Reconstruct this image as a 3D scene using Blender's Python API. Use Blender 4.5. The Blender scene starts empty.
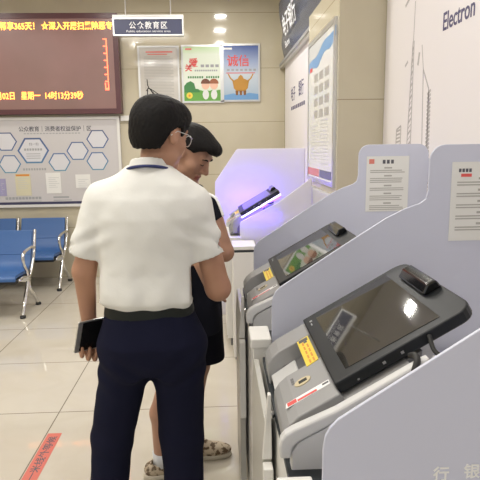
import bpy, bmesh, math, random
import numpy as np
from mathutils import Vector, Matrix

random.seed(7)
S = bpy.context.scene
COL = S.collection

# ------------------------------------------------------------------ camera
F_PX, CAM_H = 530.0, 1.55
yaw, pit, rol = math.radians(2.4), math.radians(10.2), math.radians(0.8)
fw = Vector((math.sin(yaw) * math.cos(pit), math.cos(yaw) * math.cos(pit), -math.sin(pit)))
rt = Vector((math.cos(yaw), -math.sin(yaw), 0))
up = rt.cross(fw)
R_ = rt * math.cos(rol) - up * math.sin(rol)
U_ = up * math.cos(rol) + rt * math.sin(rol)
cam_d = bpy.data.cameras.new('camera')
cam_d.sensor_width = 36.0
cam_d.lens = F_PX / 480.0 * 36.0
cam_d.clip_start = 0.05
cam = bpy.data.objects.new('camera', cam_d)
COL.objects.link(cam)
cam.matrix_world = Matrix(((R_.x, U_.x, -fw.x, 0), (R_.y, U_.y, -fw.y, 0), (R_.z, U_.z, -fw.z, CAM_H), (0, 0, 0, 1)))
S.camera = cam

# ------------------------------------------------------------------ world, lights, exposure
W = bpy.data.worlds.new('daylight')
S.world = W
W.use_nodes = True
W.node_tree.nodes['Background'].inputs[0].default_value = (0.93, 0.96, 1.0, 1)
W.node_tree.nodes['Background'].inputs[1].default_value = 1.05
S.view_settings.view_transform = 'Standard'
S.view_settings.look = 'None'
S.view_settings.exposure = -0.45
S.view_settings.gamma = 1.0
S.view_settings.use_curve_mapping = False
S.cycles.use_denoising = True
S.cycles.max_bounces = 8
S.cycles.diffuse_bounces = 5

def area(name, loc, size, power, col=(1, 1, 1), rot=(0, 0, 0), size_y=None):
    l = bpy.data.lights.new(name, 'AREA')
    l.energy = power
    l.color = col
    l.size = size
    if size_y:
        l.shape = 'RECTANGLE'
        l.size_y = size_y
    o = bpy.data.objects.new(name, l)
    o.location = loc
    o.rotation_euler = rot
    COL.objects.link(o)
    return o

CEIL = 3.2
for lx in (-2.9, -1.0):
    for ly in (-1.2, 1.4, 4.1):
        area('ceiling_fill_light', (lx, ly, CEIL - 0.02), 1.2, 25, (1.0, 0.97, 0.915), size_y=0.6)  # broad soft fill added at the ceiling, no fixture stands there

# ------------------------------------------------------------------ materials
def mat(name, col, rough=0.5, metal=0.0, emit=None, es=1.0, ior=1.5, coat=0.0, alpha=None, noise=None, bump=None, spec=None):
    m = bpy.data.materials.new(name)
    m.use_nodes = True
    nt = m.node_tree
    b = nt.nodes['Principled BSDF']
    b.inputs['Base Color'].default_value = (*col, 1)
    b.inputs['Roughness'].default_value = rough
    b.inputs['Metallic'].default_value = metal
    b.inputs['IOR'].default_value = ior
    b.inputs['Coat Weight'].default_value = coat
    if spec is not None:
        b.inputs['Specular IOR Level'].default_value = spec
    if emit:
        b.inputs['Emission Color'].default_value = (*emit, 1)
        b.inputs['Emission Strength'].default_value = es
    if noise or bump:
        tc = nt.nodes.new('ShaderNodeTexCoord')
    if noise:                                    # (scale, colour2, low, high)
        n = nt.nodes.new('ShaderNodeTexNoise')
        n.inputs['Scale'].default_value = noise[0]
        n.inputs['Detail'].default_value = 4
        r = nt.nodes.new('ShaderNodeValToRGB')
        r.color_ramp.elements[0].color = (*col, 1)
        r.color_ramp.elements[0].position = noise[2]
        r.color_ramp.elements[1].color = (*noise[1], 1)
        r.color_ramp.elements[1].position = noise[3]
        nt.links.new(tc.outputs['Object'], n.inputs['Vector'])
        nt.links.new(n.outputs['Fac'], r.inputs['Fac'])
        nt.links.new(r.outputs['Color'], b.inputs['Base Color'])
    if bump:                                     # (scale, strength)
        n = nt.nodes.new('ShaderNodeTexNoise')
        n.inputs['Scale'].default_value = bump[0]
        n.inputs['Detail'].default_value = 3
        bp = nt.nodes.new('ShaderNodeBump')
        bp.inputs['Strength'].default_value = bump[1]
        bp.inputs['Distance'].default_value = 0.01
        nt.links.new(tc.outputs['Object'], n.inputs['Vector'])
        nt.links.new(n.outputs['Fac'], bp.inputs['Height'])
        nt.links.new(bp.outputs['Normal'], b.inputs['Normal'])
    return m

def tile_mat(name, col, col2, rough, axes, pitch, offs, seam, width, nscale=3.0, ior=1.5):
    """Polished stone tiles: thin seams across two object axes, soft veining."""
    m = bpy.data.materials.new(name)
    m.use_nodes = True
    nt = m.node_tree
    b = nt.nodes['Principled BSDF']
    b.inputs['Roughness'].default_value = rough
    b.inputs['IOR'].default_value = ior
    g = nt.nodes.new('ShaderNodeNewGeometry')
    sp = nt.nodes.new('ShaderNodeSeparateXYZ')
    nt.links.new(g.outputs['Position'], sp.inputs[0])
    def math_(op, a, bv=None):
        n = nt.nodes.new('ShaderNodeMath')
        n.operation = op
        for i, v in enumerate((a, bv)):
            if v is None:
                continue
            if isinstance(v, (int, float)):
                n.inputs[i].default_value = v
            else:
                nt.links.new(v, n.inputs[i])
        return n.outputs[0]
    tot = None
    for ax, p, of in zip(axes, pitch, offs):
        v = math_('SUBTRACT', sp.outputs[ax], of)
        v = math_('DIVIDE', v, p)
        v = math_('FRACT', math_('ADD', v, 100.5))
        v = math_('ABSOLUTE', math_('SUBTRACT', v, 0.5))
        v = math_('LESS_THAN', v, width / p)
        tot = v if tot is None else math_('MAXIMUM', tot, v)
    n = nt.nodes.new('ShaderNodeTexNoise')
    n.inputs['Scale'].default_value = nscale
    n.inputs['Detail'].default_value = 6
    n.inputs['Distortion'].default_value = 1.2
    nt.links.new(g.outputs['Position'], n.inputs['Vector'])
    r = nt.nodes.new('ShaderNodeValToRGB')
    r.color_ramp.elements[0].color = (*col, 1)
    r.color_ramp.elements[0].position = 0.35
    r.color_ramp.elements[1].color = (*col2, 1)
    r.color_ramp.elements[1].position = 0.7
    nt.links.new(n.outputs['Fac'], r.inputs['Fac'])
    mx = nt.nodes.new('ShaderNodeMix')
    mx.data_type = 'RGBA'
    nt.links.new(tot, mx.inputs[0])
    nt.links.new(r.outputs['Color'], mx.inputs[6])
    mx.inputs[7].default_value = (*seam, 1)
    nt.links.new(mx.outputs[2], b.inputs['Base Color'])
    return m

def grad_mat(name, axis, lo, hi, stops, rough=0.35):
    """Printed sheet whose ink colour runs between stops along one world axis."""
    m = bpy.data.materials.new(name)
    m.use_nodes = True
    nt = m.node_tree
    b = nt.nodes['Principled BSDF']
    b.inputs['Roughness'].default_value = rough
    g = nt.nodes.new('ShaderNodeNewGeometry')
    sp = nt.nodes.new('ShaderNodeSeparateXYZ')
    nt.links.new(g.outputs['Position'], sp.inputs[0])
    mr = nt.nodes.new('ShaderNodeMapRange')
    mr.inputs[1].default_value = lo
    mr.inputs[2].default_value = hi
    nt.links.new(sp.outputs[axis], mr.inputs[0])
    r = nt.nodes.new('ShaderNodeValToRGB')
    e = r.color_ramp.elements
    e[0].position, e[0].color = stops[0][0], (*stops[0][1], 1)
    e[1].position, e[1].color = stops[-1][0], (*stops[-1][1], 1)
    for p, c in stops[1:-1]:
        x = e.new(p)
        x.color = (*c, 1)
    nt.links.new(mr.outputs[0], r.inputs['Fac'])
    nt.links.new(r.outputs['Color'], b.inputs['Base Color'])
    return m

M = {}
M['floor'] = tile_mat('floor_tile', (0.575, 0.535, 0.455), (0.54, 0.495, 0.41), 0.035, (0, 1), (0.735, 0.75), (-0.965, 2.965), (0.22, 0.19, 0.15), 0.0035)
M['wall'] = tile_mat('wall_stone', (0.575, 0.525, 0.395), (0.545, 0.49, 0.365), 0.085, (2,), (0.6,), (1.81,), (0.30, 0.25, 0.16), 0.0025, 2.0)
M['ceiling'] = mat('ceiling_paint', (0.80, 0.77, 0.70), 0.9)
M['plaster'] = mat('plaster', (0.70, 0.64, 0.52), 0.8)
M['white_panel'] = mat('white_print', (0.83, 0.80, 0.815), 0.35)
M['grey_ink'] = mat('grey_ink', (0.47, 0.45, 0.46), 0.5)
M['navy_ink'] = mat('navy_ink', (0.07, 0.06, 0.16), 0.5)
M['ink'] = mat('black_ink', (0.10, 0.10, 0.12), 0.6)
M['soft_ink'] = mat('soft_grey_print', (0.36, 0.37, 0.38), 0.6)
M['doc_ink'] = mat('document_ink', (0.42, 0.41, 0.38), 0.5)
M['pale_ink'] = mat('pale_grey_print', (0.56, 0.57, 0.56), 0.6)
M['red_ink'] = mat('red_ink', (0.72, 0.10, 0.09), 0.5)
M['white_ink'] = mat('white_ink', (0.88, 0.88, 0.88), 0.5)
M['frost'] = mat('frosted_lavender_acrylic', (0.60, 0.62, 0.735), 0.36)
M['frost_white'] = mat('frosted_white_acrylic', (0.86, 0.85, 0.90), 0.35)
M['frost_letter'] = mat('white_film_lettering', (0.88, 0.88, 0.86), 0.5)
M['paper'] = mat('notice_paper', (0.78, 0.78, 0.75), 0.6)
M['white_metal'] = mat('white_powder_coat', (0.74, 0.73, 0.70), 0.35)
M['door_shaded'] = mat('shaded_white_powder_coat', (0.50, 0.49, 0.45), 0.4)  # white coat darkened: shade on the door's left-facing side put into the colour
M['white_shell'] = mat('white_plastic_shell', (0.62, 0.62, 0.62), 0.35)
M['grey_shell'] = mat('silver_grey_plastic', (0.34, 0.34, 0.345), 0.42, 0.1)
M['grey_mid'] = mat('mid_grey_plastic', (0.15, 0.15, 0.155), 0.45)
M['grey_dark'] = mat('dark_grey_plastic', (0.16, 0.16, 0.165), 0.45)
M['cavity'] = mat('cavity_black', (0.025, 0.03, 0.035), 0.5)
M['bezel'] = mat('charcoal_bezel', (0.014, 0.016, 0.018), 0.42, spec=0.3)
M['glass'] = mat('screen_glass', (0.028, 0.027, 0.024), 0.035, ior=1.95)
M['lens'] = mat('webcam_gloss', (0.006, 0.006, 0.007), 0.08, ior=1.7)
M['chrome'] = mat('chrome', (0.72, 0.72, 0.72), 0.16, 1.0)
M['alu'] = mat('brushed_aluminium', (0.66, 0.66, 0.65), 0.3, 0.85)
M['blue_pad'] = mat('blue_seat_vinyl', (0.045, 0.125, 0.33), 0.38, bump=(220, 0.05))
M['black_rubber'] = mat('black_rubber', (0.02, 0.02, 0.02), 0.6)
M['yellow'] = mat('yellow_sticker', (0.80, 0.62, 0.07), 0.4)
M['orange_ink'] = mat('orange_ink', (0.70, 0.28, 0.05), 0.5)
M['beige_plate'] = mat('beige_slot_plate', (0.60, 0.52, 0.34), 0.45)
M['led_face'] = mat('led_matrix_face', (0.19, 0.125, 0.115), 0.32, emit=(0.75, 0.27, 0.22), es=0.20, noise=(2.0, (0.13, 0.10, 0.085), 0.3, 0.75))
M['led_frame'] = mat('led_maroon_frame', (0.10, 0.035, 0.04), 0.35)
M['led_text'] = mat('led_amber', (0.9, 0.4, 0.05), 0.5, emit=(1.0, 0.46, 0.06), es=5.0)
M['led_orange'] = mat('led_orange', (0.9, 0.3, 0.05), 0.5, emit=(1.0, 0.27, 0.045), es=6.5)
M['led_red'] = mat('led_red', (0.9, 0.1, 0.05), 0.5, emit=(1.0, 0.17, 0.07), es=4.0)
M['board'] = mat('board_print', (0.58, 0.56, 0.56), 0.4)
M['board_navy'] = mat('board_navy_band', (0.045, 0.045, 0.10), 0.4)
M['hex'] = grad_mat('hexagon_outline_print', 2, 1.2, 1.7, [(0, (0.12, 0.36, 0.46)), (0.5, (0.08, 0.16, 0.36)), (1, (0.06, 0.09, 0.22))])
M['hex_in'] = mat('hexagon_fill_print', (0.66, 0.66, 0.69), 0.5)
M['sign_navy'] = mat('sign_navy', (0.045, 0.05, 0.105), 0.35)
M['lightbox'] = mat('lightbox_slate', (0.06, 0.075, 0.12), 0.25)
M['sticker_red'] = mat('floor_sticker_red', (0.62, 0.16, 0.12), 0.4)
M['skin'] = mat('skin', (0.44, 0.235, 0.145), 0.5, bump=(160, 0.06), noise=(14, (0.42, 0.215, 0.14), 0.35, 0.75))
M['skin_tan'] = mat('skin_tan', (0.44, 0.245, 0.165), 0.5, bump=(160, 0.06), noise=(14, (0.39, 0.205, 0.135), 0.35, 0.75))
M['lips'] = mat('lips', (0.36, 0.13, 0.10), 0.45)
M['hair'] = mat('black_hair', (0.010, 0.009, 0.009), 0.6, bump=(110, 0.25), spec=0.14)
M['shirt'] = mat('white_shirt_cotton', (0.76, 0.76, 0.725), 0.8, bump=(35, 0.10))
M['navy_cloth'] = mat('navy_trouser_cloth', (0.009, 0.010, 0.026), 0.9, bump=(30, 0.08), spec=0.12)
M['dark_cloth'] = mat('dark_navy_jersey', (0.014, 0.015, 0.024), 0.9, bump=(40, 0.1), spec=0.12)
M['belt'] = mat('black_green_leather', (0.012, 0.015, 0.013), 0.5, spec=0.25)
M['lanyard'] = mat('navy_lanyard', (0.02, 0.03, 0.12), 0.6)
M['shoe_black'] = mat('black_shoe_leather', (0.015, 0.015, 0.016), 0.3)
M['sneaker'] = mat('patterned_canvas', (0.55, 0.46, 0.34), 0.7, noise=(38, (0.12, 0.075, 0.04), 0.48, 0.56))
M['sole'] = mat('pale_rubber_sole', (0.58, 0.53, 0.44), 0.7)
M['sock'] = mat('white_sock', (0.66, 0.67, 0.70), 0.85)
M['tablet_glass'] = mat('tablet_glass', (0.008, 0.008, 0.009), 0.25, spec=0.25)
M['violet'] = mat('violet_led_strip', (0.3, 0.2, 1.0), 0.4, emit=(0.16, 0.06, 1.0), es=5.0)
M['cool_white'] = mat('white_led_bar', (1, 1, 1), 0.4, emit=(0.80, 0.78, 1.0), es=1.6)
M['lamp'] = mat('downlight_emitter', (1, 1, 1), 0.5, emit=(1.0, 0.95, 0.86), es=38.0)
M['green_art'] = mat('poster_green', (0.13, 0.36, 0.06), 0.4)
M['green_dark'] = mat('poster_bush_green', (0.05, 0.22, 0.06), 0.4)
M['art_skin'] = mat('poster_face_peach', (0.80, 0.50, 0.36), 0.4)
M['art_hair'] = mat('poster_hair_brown', (0.17, 0.06, 0.03), 0.4)
M['art_hair2'] = mat('poster_hair_rust', (0.35, 0.12, 0.05), 0.4)
M['gold'] = mat('poster_gold', (0.52, 0.26, 0.04), 0.4)
M['gold_dark'] = mat('poster_gold_shade', (0.26, 0.10, 0.02), 0.4)
M['poster_white'] = mat('poster_white', (0.76, 0.77, 0.74), 0.25)
M['poster_glass'] = mat('poster_document', (0.60, 0.575, 0.53), 0.07, ior=1.6)
M['blue_wave'] = mat('poster_wave_blue', (0.16, 0.34, 0.60), 0.35)
M['salmon'] = mat('poster_salmon', (0.70, 0.22, 0.17), 0.35)
M['slate'] = mat('poster_slate', (0.12, 0.13, 0.18), 0.35)

def translucent(m, fac):
    nt = m.node_tree
    b = nt.nodes['Principled BSDF']
    out = nt.nodes['Material Output']
    tr = nt.nodes.new('ShaderNodeBsdfTranslucent')
    tr.inputs['Color'].default_value = b.inputs['Base Color'].default_value
    mx = nt.nodes.new('ShaderNodeMixShader')
    mx.inputs[0].default_value = fac
    nt.links.new(b.outputs[0], mx.inputs[1])
    nt.links.new(tr.outputs[0], mx.inputs[2])
    nt.links.new(mx.outputs[0], out.inputs['Surface'])
translucent(M['frost_white'], 0.35)

# ------------------------------------------------------------------ object helpers
def link(o, parent=None):
    COL.objects.link(o)
    if parent:
        o.parent = parent
    return o

def tag(o, label, cat, group=None):
    o['label'] = label
    o['category'] = cat
    if group:
        o['group'] = group
    return o

def structure(o):
    o['kind'] = 'structure'
    return o

def thing(name, label, cat, loc=(0, 0, 0), group=None):
    o = bpy.data.objects.new(name, None)
    o.location = loc
    o.empty_display_size = 0.1
    COL.objects.link(o)
    return tag(o, label, cat, group)

def from_bm(name, bm, material, parent=None, bevel=0, seg=2, smooth=False, loc=None):
    me = bpy.data.meshes.new(name)
    bm.normal_update()
    bm.to_mesh(me)
    bm.free()
    for mm in (material if isinstance(material, (list, tuple)) else [material]):
        me.materials.append(mm)
    o = bpy.data.objects.new(name, me)
    link(o, parent)
    if loc:
        o.location = loc
    if smooth:
        for p in me.polygons:
            p.use_smooth = True
    if bevel:
        md = o.modifiers.new('bevel', 'BEVEL')
        md.width = bevel
        md.segments = seg
        md.limit_method = 'ANGLE'
        md.angle_limit = math.radians(35)
    return o

def bm_box(bm, x0, x1, y0, y1, z0, z1):
    v = [bm.verts.new(p) for p in ((x0, y0, z0), (x1, y0, z0), (x1, y1, z0), (x0, y1, z0), (x0, y0, z1), (x1, y0, z1), (x1, y1, z1), (x0, y1, z1))]
    for f in ((3, 2, 1, 0), (4, 5, 6, 7), (0, 1, 5, 4), (1, 2, 6, 5), (2, 3, 7, 6), (3, 0, 4, 7)):
        bm.faces.new([v[i] for i in f])

def box(name, x0, x1, y0, y1, z0, z1, material, parent=None, bevel=0, seg=2):
    bm = bmesh.new()
    bm_box(bm, x0, x1, y0, y1, z0, z1)
    return from_bm(name, bm, material, parent, bevel, seg)

class Fr:
    """A flat drawing frame: origin, two in-plane axes and the normal that faces the viewer."""
    def __init__(s, o, u, v):
        s.o, s.u, s.v = Vector(o), Vector(u).normalized(), Vector(v).normalized()
        s.n = s.u.cross(s.v).normalized()
    def p(s, a, b, c=0.0):
        return s.o + s.u * a + s.v * b + s.n * c
    def mat(s, a, b, c):
        q = s.p(a, b, c)
        return Matrix(((s.u.x, s.v.x, s.n.x, q.x), (s.u.y, s.v.y, s.n.y, q.y), (s.u.z, s.v.z, s.n.z, q.z), (0, 0, 0, 1)))

def bm_prism(bm, fr, pts, c0, c1):
    a = [bm.verts.new(fr.p(x, y, c0)) for x, y in pts]
    b = [bm.verts.new(fr.p(x, y, c1)) for x, y in pts]
    n = len(pts)
    area2 = sum(pts[i][0] * pts[(i + 1) % n][1] - pts[(i + 1) % n][0] * pts[i][1] for i in range(n))
    if (area2 < 0) != (c1 < c0):
        a.reverse()
        b.reverse()
    bm.faces.new(list(reversed(a)))
    bm.faces.new(b)
    for i in range(n):
        j = (i + 1) % n
        bm.faces.new((a[i], a[j], b[j], b[i]))

def prism(name, fr, pts, c0, c1, material, parent=None, bevel=0, seg=2):
    bm = bmesh.new()
    bm_prism(bm, fr, pts, c0, c1)
    return from_bm(name, bm, material, parent, bevel, seg)

def rects(name, fr, lst, c0, c1, material, parent=None):
    """Several printed bars on one sheet = one printed part."""
    bm = bmesh.new()
    for x0, x1, y0, y1 in lst:
        bm_prism(bm, fr, [(x0, y0), (x1, y0), (x1, y1), (x0, y1)], c0, c1)
    return from_bm(name, bm, material, parent)

def frame_ring(name, fr, x0, x1, y0, y1, w, c0, c1, material, parent=None):
    bm = bmesh.new()
    for a, b, c, d in ((x0, x1, y0, y0 + w), (x0, x1, y1 - w, y1), (x0, x0 + w, y0 + w, y1 - w), (x1 - w, x1, y0 + w, y1 - w)):
        bm_prism(bm, fr, [(a, c), (b, c), (b, d), (a, d)], c0, c1)
    return from_bm(name, bm, material, parent)

def ell_pts(cx, cy, rx, ry, n=24, a0=0, a1=2 * math.pi):
    return [(cx + rx * math.cos(a0 + (a1 - a0) * i / n), cy + ry * math.sin(a0 + (a1 - a0) * i / n)) for i in range(n)]

def text(name, body, fr, a, b, c, size, material, parent=None, align='LEFT', depth=0.0008, xs=1.0, bold=0.0, spacing=1.0, width=None):
    cu = bpy.data.curves.new(name, 'FONT')
    cu.body = body
    cu.size = size
    cu.align_x = align
    cu.extrude = depth
    cu.offset = bold
    cu.space_character = spacing
    cu.resolution_u = 3
    t = bpy.data.objects.new(name, cu)
    COL.objects.link(t)
    bpy.context.view_layer.update()
    dg = bpy.context.evaluated_depsgraph_get()
    me = bpy.data.meshes.new_from_object(t.evaluated_get(dg))
    bpy.data.objects.remove(t)
    bpy.data.curves.remove(cu)
    me.materials.clear()
    me.materials.append(material)
    if width and len(me.vertices):
        xs_ = [v.co.x for v in me.vertices]
        k = width / (max(xs_) - min(xs_))
        for v in me.vertices:
            v.co.x *= k
    elif xs != 1.0:
        for v in me.vertices:
            v.co.x *= xs
    me.transform(fr.mat(a, b, c))
    me.name = name
    o = bpy.data.objects.new(name, me)
    return link(o, parent)

def bm_tube(bm, pts, r, n=10, cap=True):
    """Swept round tube through pts (radius may be a list)."""
    pts = [Vector(p) for p in pts]
    rr = r if isinstance(r, (list, tuple)) else [r] * len(pts)
    rings = []
    prev = None
    for i, p in enumerate(pts):
        t = (pts[min(i + 1, len(pts) - 1)] - pts[max(i - 1, 0)]).normalized()
        a = prev - t * prev.dot(t) if prev is not None else t.orthogonal()
        if a.length < 1e-6:
            a = t.orthogonal()
        a.normalize()
        prev = a
        b = t.cross(a)
        rings.append([bm.verts.new(p + (a * math.cos(2 * math.pi * k / n) + b * math.sin(2 * math.pi * k / n)) * rr[i]) for k in range(n)])
    for i in range(len(rings) - 1):
        for k in range(n):
            bm.faces.new((rings[i][k], rings[i][(k + 1) % n], rings[i + 1][(k + 1) % n], rings[i + 1][k]))
    if cap:
        bm.faces.new(list(reversed(rings[0])))
        bm.faces.new(rings[-1])

def tube(name, pts, r, material, parent=None, n=10):
    bm = bmesh.new()
    bm_tube(bm, pts, r, n)
    return from_bm(name, bm, material, parent, smooth=True)

def spline(pts, n=8):
    """Catmull-Rom through pts."""
    P = [Vector(p) for p in pts]
    P = [P[0] * 2 - P[1]] + P + [P[-1] * 2 - P[-2]]
    out = []
    for i in range(1, len(P) - 2):
        for k in range(n):
            t = k / n
            a, b, c, d = P[i - 1], P[i], P[i + 1], P[i + 2]
            out.append(0.5 * ((2 * b) + (c - a) * t + (2 * a - 5 * b + 4 * c - d) * t * t + (3 * b - a - 3 * c + d) * t ** 3))
    out.append(P[-2])
    return out

# ------------------------------------------------------------------ implicit surfaces (for the people)
class Field:
    def __init__(s, xs, ys, zs):
        s.xs, s.ys, s.zs = [np.asarray(a, np.float32) for a in (xs, ys, zs)]
        s.F = np.full((len(s.xs), len(s.ys), len(s.zs)), 0.25, np.float32)
    def sub(s, lo, hi, pad=0.06):
        sl = []
        for a, l, h in zip((s.xs, s.ys, s.zs), lo, hi):
            i, j = np.searchsorted(a, l - pad), np.searchsorted(a, h + pad)
            sl.append(slice(max(i, 0), max(j, i + 1)))
        return tuple(sl)
    def grids(s, sl):
        return s.xs[sl[0]][:, None, None], s.ys[sl[1]][None, :, None], s.zs[sl[2]][None, None, :]
    def add(s, prim, k=0.01):
        fn, lo, hi = prim
        sl = s.sub(lo, hi)
        d = fn(*s.grids(sl)).astype(np.float32)
        a = s.F[sl]
        if k <= 0:
            s.F[sl] = np.minimum(a, d)
        else:
            h = np.clip(0.5 + 0.5 * (a - d) / k, 0, 1)
            s.F[sl] = a + (d - a) * h - k * h * (1 - h)
    def cut(s, prim, k=0.0):
        fn, lo, hi = prim
        sl = s.sub(lo, hi, 0.03 if k > 0 else 0.0)
        d = -fn(*s.grids(sl)).astype(np.float32)
        a = s.F[sl]
        if k <= 0:
            s.F[sl] = np.maximum(a, d)
        else:
            h = np.clip(0.5 - 0.5 * (a - d) / k, 0, 1)
            s.F[sl] = a + (d - a) * h + k * h * (1 - h)
    def everywhere(s, fn):
        sl = (slice(None),) * 3
        s.F = fn(s.F, *s.grids(sl)).astype(np.float32)
    def mesh(s, smooth=2):
        return nets(s.F, s.xs, s.ys, s.zs, smooth)

def nets(F, xs, ys, zs, smooth):
    for ax in range(3):
        sl = [slice(None)] * 3
        for e in (0, -1):
            sl[ax] = e
            F[tuple(sl)] = np.maximum(F[tuple(sl)], 0.01)
    ins = F < 0
    c = np.zeros(tuple(n - 1 for n in F.shape), np.int8)
    n0, n1, n2 = c.shape
    for d in np.ndindex(2, 2, 2):
        c += ins[d[0]:d[0] + n0, d[1]:d[1] + n1, d[2]:d[2] + n2]
    I, J, K = np.nonzero((c > 0) & (c < 8))
    ids = np.full(c.shape, -1, np.int32)
    ids[I, J, K] = np.arange(len(I))
    acc = np.zeros((len(I), 3))
    cnt = np.zeros(len(I))
    for a in np.ndindex(2, 2, 2):
        for ax in range(3):
            if a[ax]:
                continue
            b = list(a)
            b[ax] = 1
            va = F[I + a[0], J + a[1], K + a[2]]
            vb = F[I + b[0], J + b[1], K + b[2]]
            m = (va < 0) != (vb < 0)
            t = np.where(m, va / np.where(m, va - vb, 1), 0)
            p = np.tile(np.array(a, float), (len(I), 1))
            p[:, ax] = t
            acc[m] += p[m]
            cnt[m] += 1
    v = acc / cnt[:, None] + np.stack([I, J, K], 1)
    V = np.stack([np.interp(v[:, i], np.arange(len(a)), a) for i, a in enumerate((xs, ys, zs))], 1)
    Q = []
    for ax in range(3):
        o1, o2 = [(1, 2), (2, 0), (0, 1)][ax]
        A = [slice(0, n - 1) if i == ax else slice(1, n - 1) for i, n in enumerate(F.shape)]
        B = list(A)
        B[ax] = slice(1, F.shape[ax])
        sa, sb = ins[tuple(A)], ins[tuple(B)]
        E = np.stack(np.nonzero(sa != sb), 1)
        base = E.copy()
        base[:, o1] += 1
        base[:, o2] += 1
        def cell(d1, d2):
            q = base.copy()
            q[:, o1] -= d1
            q[:, o2] -= d2
            return ids[q[:, 0], q[:, 1], q[:, 2]]
        q = np.stack([cell(1, 1), cell(0, 1), cell(0, 0), cell(1, 0)], 1)
        fl = ~sa[tuple(E.T)]
        q[fl] = q[fl][:, ::-1]
        Q.append(q)
    Q = np.concatenate(Q)
    ed = np.concatenate([Q[:, [0, 1]], Q[:, [1, 2]], Q[:, [2, 3]], Q[:, [3, 0]]])
    for _ in range(smooth):
        sm = np.zeros_like(V)
        ct = np.zeros(len(V))
        for a, b in ((0, 1), (1, 0)):
            np.add.at(sm, ed[:, a], V[ed[:, b]])
            np.add.at(ct, ed[:, a], 1)
        V = 0.5 * V + 0.5 * sm / np.maximum(ct, 1)[:, None]
    return V, Q

def field_obj(name, field, materials, parent=None, smooth=2, pick=None):
    V, Q = field.mesh(smooth)
    me = bpy.data.meshes.new(name)
    me.vertices.add(len(V))
    me.vertices.foreach_set('co', V.astype(np.float32).ravel())
    me.loops.add(len(Q) * 4)
    me.loops.foreach_set('vertex_index', Q.astype(np.int32).ravel())
    me.polygons.add(len(Q))
    me.polygons.foreach_set('loop_start', np.arange(0, len(Q) * 4, 4, dtype=np.int32))
    me.polygons.foreach_set('loop_total', np.full(len(Q), 4, np.int32))
    me.update(calc_edges=True)
    me.validate()
    me.polygons.foreach_set('use_smooth', np.ones(len(me.polygons), bool))
    for m in (materials if isinstance(materials, (list, tuple)) else [materials]):
        me.materials.append(m)
    if pick:
        me.polygons.foreach_set('material_index', pick(V[Q].mean(1)).astype(np.int32))
    o = bpy.data.objects.new(name, me)
    return link(o, parent)

def cap_(a, b, ra, rb):
    a, b = np.array(a, float), np.array(b, float)
    ab = b - a
    L2 = max(ab @ ab, 1e-9)
    r = max(ra, rb)
    def fn(X, Y, Z):
        t = np.clip(((X - a[0]) * ab[0] + (Y - a[1]) * ab[1] + (Z - a[2]) * ab[2]) / L2, 0, 1)
        return np.sqrt((X - a[0] - t * ab[0]) ** 2 + (Y - a[1] - t * ab[1]) ** 2 + (Z - a[2] - t * ab[2]) ** 2) - (ra + (rb - ra) * t)
    return fn, np.minimum(a, b) - r, np.maximum(a, b) + r

class Loc:
    """Local frame (columns = right, forward, up)."""
    def __init__(s, o, right, fwd, upv):
        s.o = np.array(o, float)
        s.M = np.stack([np.array(right, float), np.array(fwd, float), np.array(upv, float)], 1)
        s.M /= np.linalg.norm(s.M, axis=0)
    def w(s, p):
        return s.o + s.M @ np.array(p, float)
    def inv(s, P):
        return (np.asarray(P) - s.o) @ s.M

def ell_(fr, c, r):
    o = fr.w(c)
    r = np.array(r, float)
    def fn(X, Y, Z):
        dx, dy, dz = X - o[0], Y - o[1], Z - o[2]
        q = [dx * fr.M[0, i] + dy * fr.M[1, i] + dz * fr.M[2, i] for i in range(3)]
        k0 = np.sqrt(sum((q[i] / r[i]) ** 2 for i in range(3)))
        k1 = np.sqrt(sum((q[i] / r[i] ** 2) ** 2 for i in range(3)))
        return k0 * (k0 - 1) / np.maximum(k1, 1e-6)
    m = r.max()
    return fn, o - m, o + m

def loft_(st, p=2.3):
    """Stack of ellipses: rows (z, cx, cy, rx, ry)."""
    st = np.array(sorted(st), float)
    zz = st[:, 0]
    def fn(X, Y, Z):
        z = np.clip(Z, zz[0], zz[-1])
        cx, cy, rx, ry = [np.interp(z, zz, st[:, i]) for i in range(1, 5)]
        q = (np.abs((X - cx) / rx) ** p + np.abs((Y - cy) / ry) ** p) ** (1 / p)
        d = (q - 1) * np.minimum(rx, ry)
        dz = np.maximum(zz[0] - Z, Z - zz[-1])
        return np.where(dz > 0, np.sqrt(np.maximum(d, 0) ** 2 + dz ** 2), np.maximum(d, dz))
    lo = np.array([(st[:, 1] - st[:, 3]).min(), (st[:, 2] - st[:, 4]).min(), zz[0]])
    hi = np.array([(st[:, 1] + st[:, 3]).max(), (st[:, 2] + st[:, 4]).max(), zz[-1]])
    return fn, lo, hi

def half_(p, n, lo, hi):
    """Half space that lies on the side n points to (as something to cut away), within a box."""
    p, n = np.array(p, float), np.array(n, float) / np.linalg.norm(n)
    def fn(X, Y, Z):
        return -((X - p[0]) * n[0] + (Y - p[1]) * n[1] + (Z - p[2]) * n[2])
    return fn, np.array(lo, float), np.array(hi, float)

def rng(a, b, h, fine=()):
    """Grid coordinates from a to b in steps h, finer inside the given (lo, hi, step) spans."""
    out = [a]
    while out[-1] < b:
        x = out[-1]
        st = h
        for lo, hi, f in fine:
            if lo - h <= x <= hi:
                st = f
        out.append(x + st)
    return np.array(out)

def wob(X, Y, Z, f, s):
    return (np.sin(X * f + 1.7 * np.sin(Z * f * 0.61 + s) + s) + np.sin(Y * f * 0.9 + 1.3 * np.sin(X * f * 0.7 + 2 * s) + 2.1 * s) + np.sin(Z * f * 0.8 + 1.5 * np.sin(Y * f * 0.83 - s))) / 3

def rotv(v, axis, ang):
    return np.array(Matrix.Rotation(ang, 3, Vector(axis)) @ Vector(v))

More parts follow.
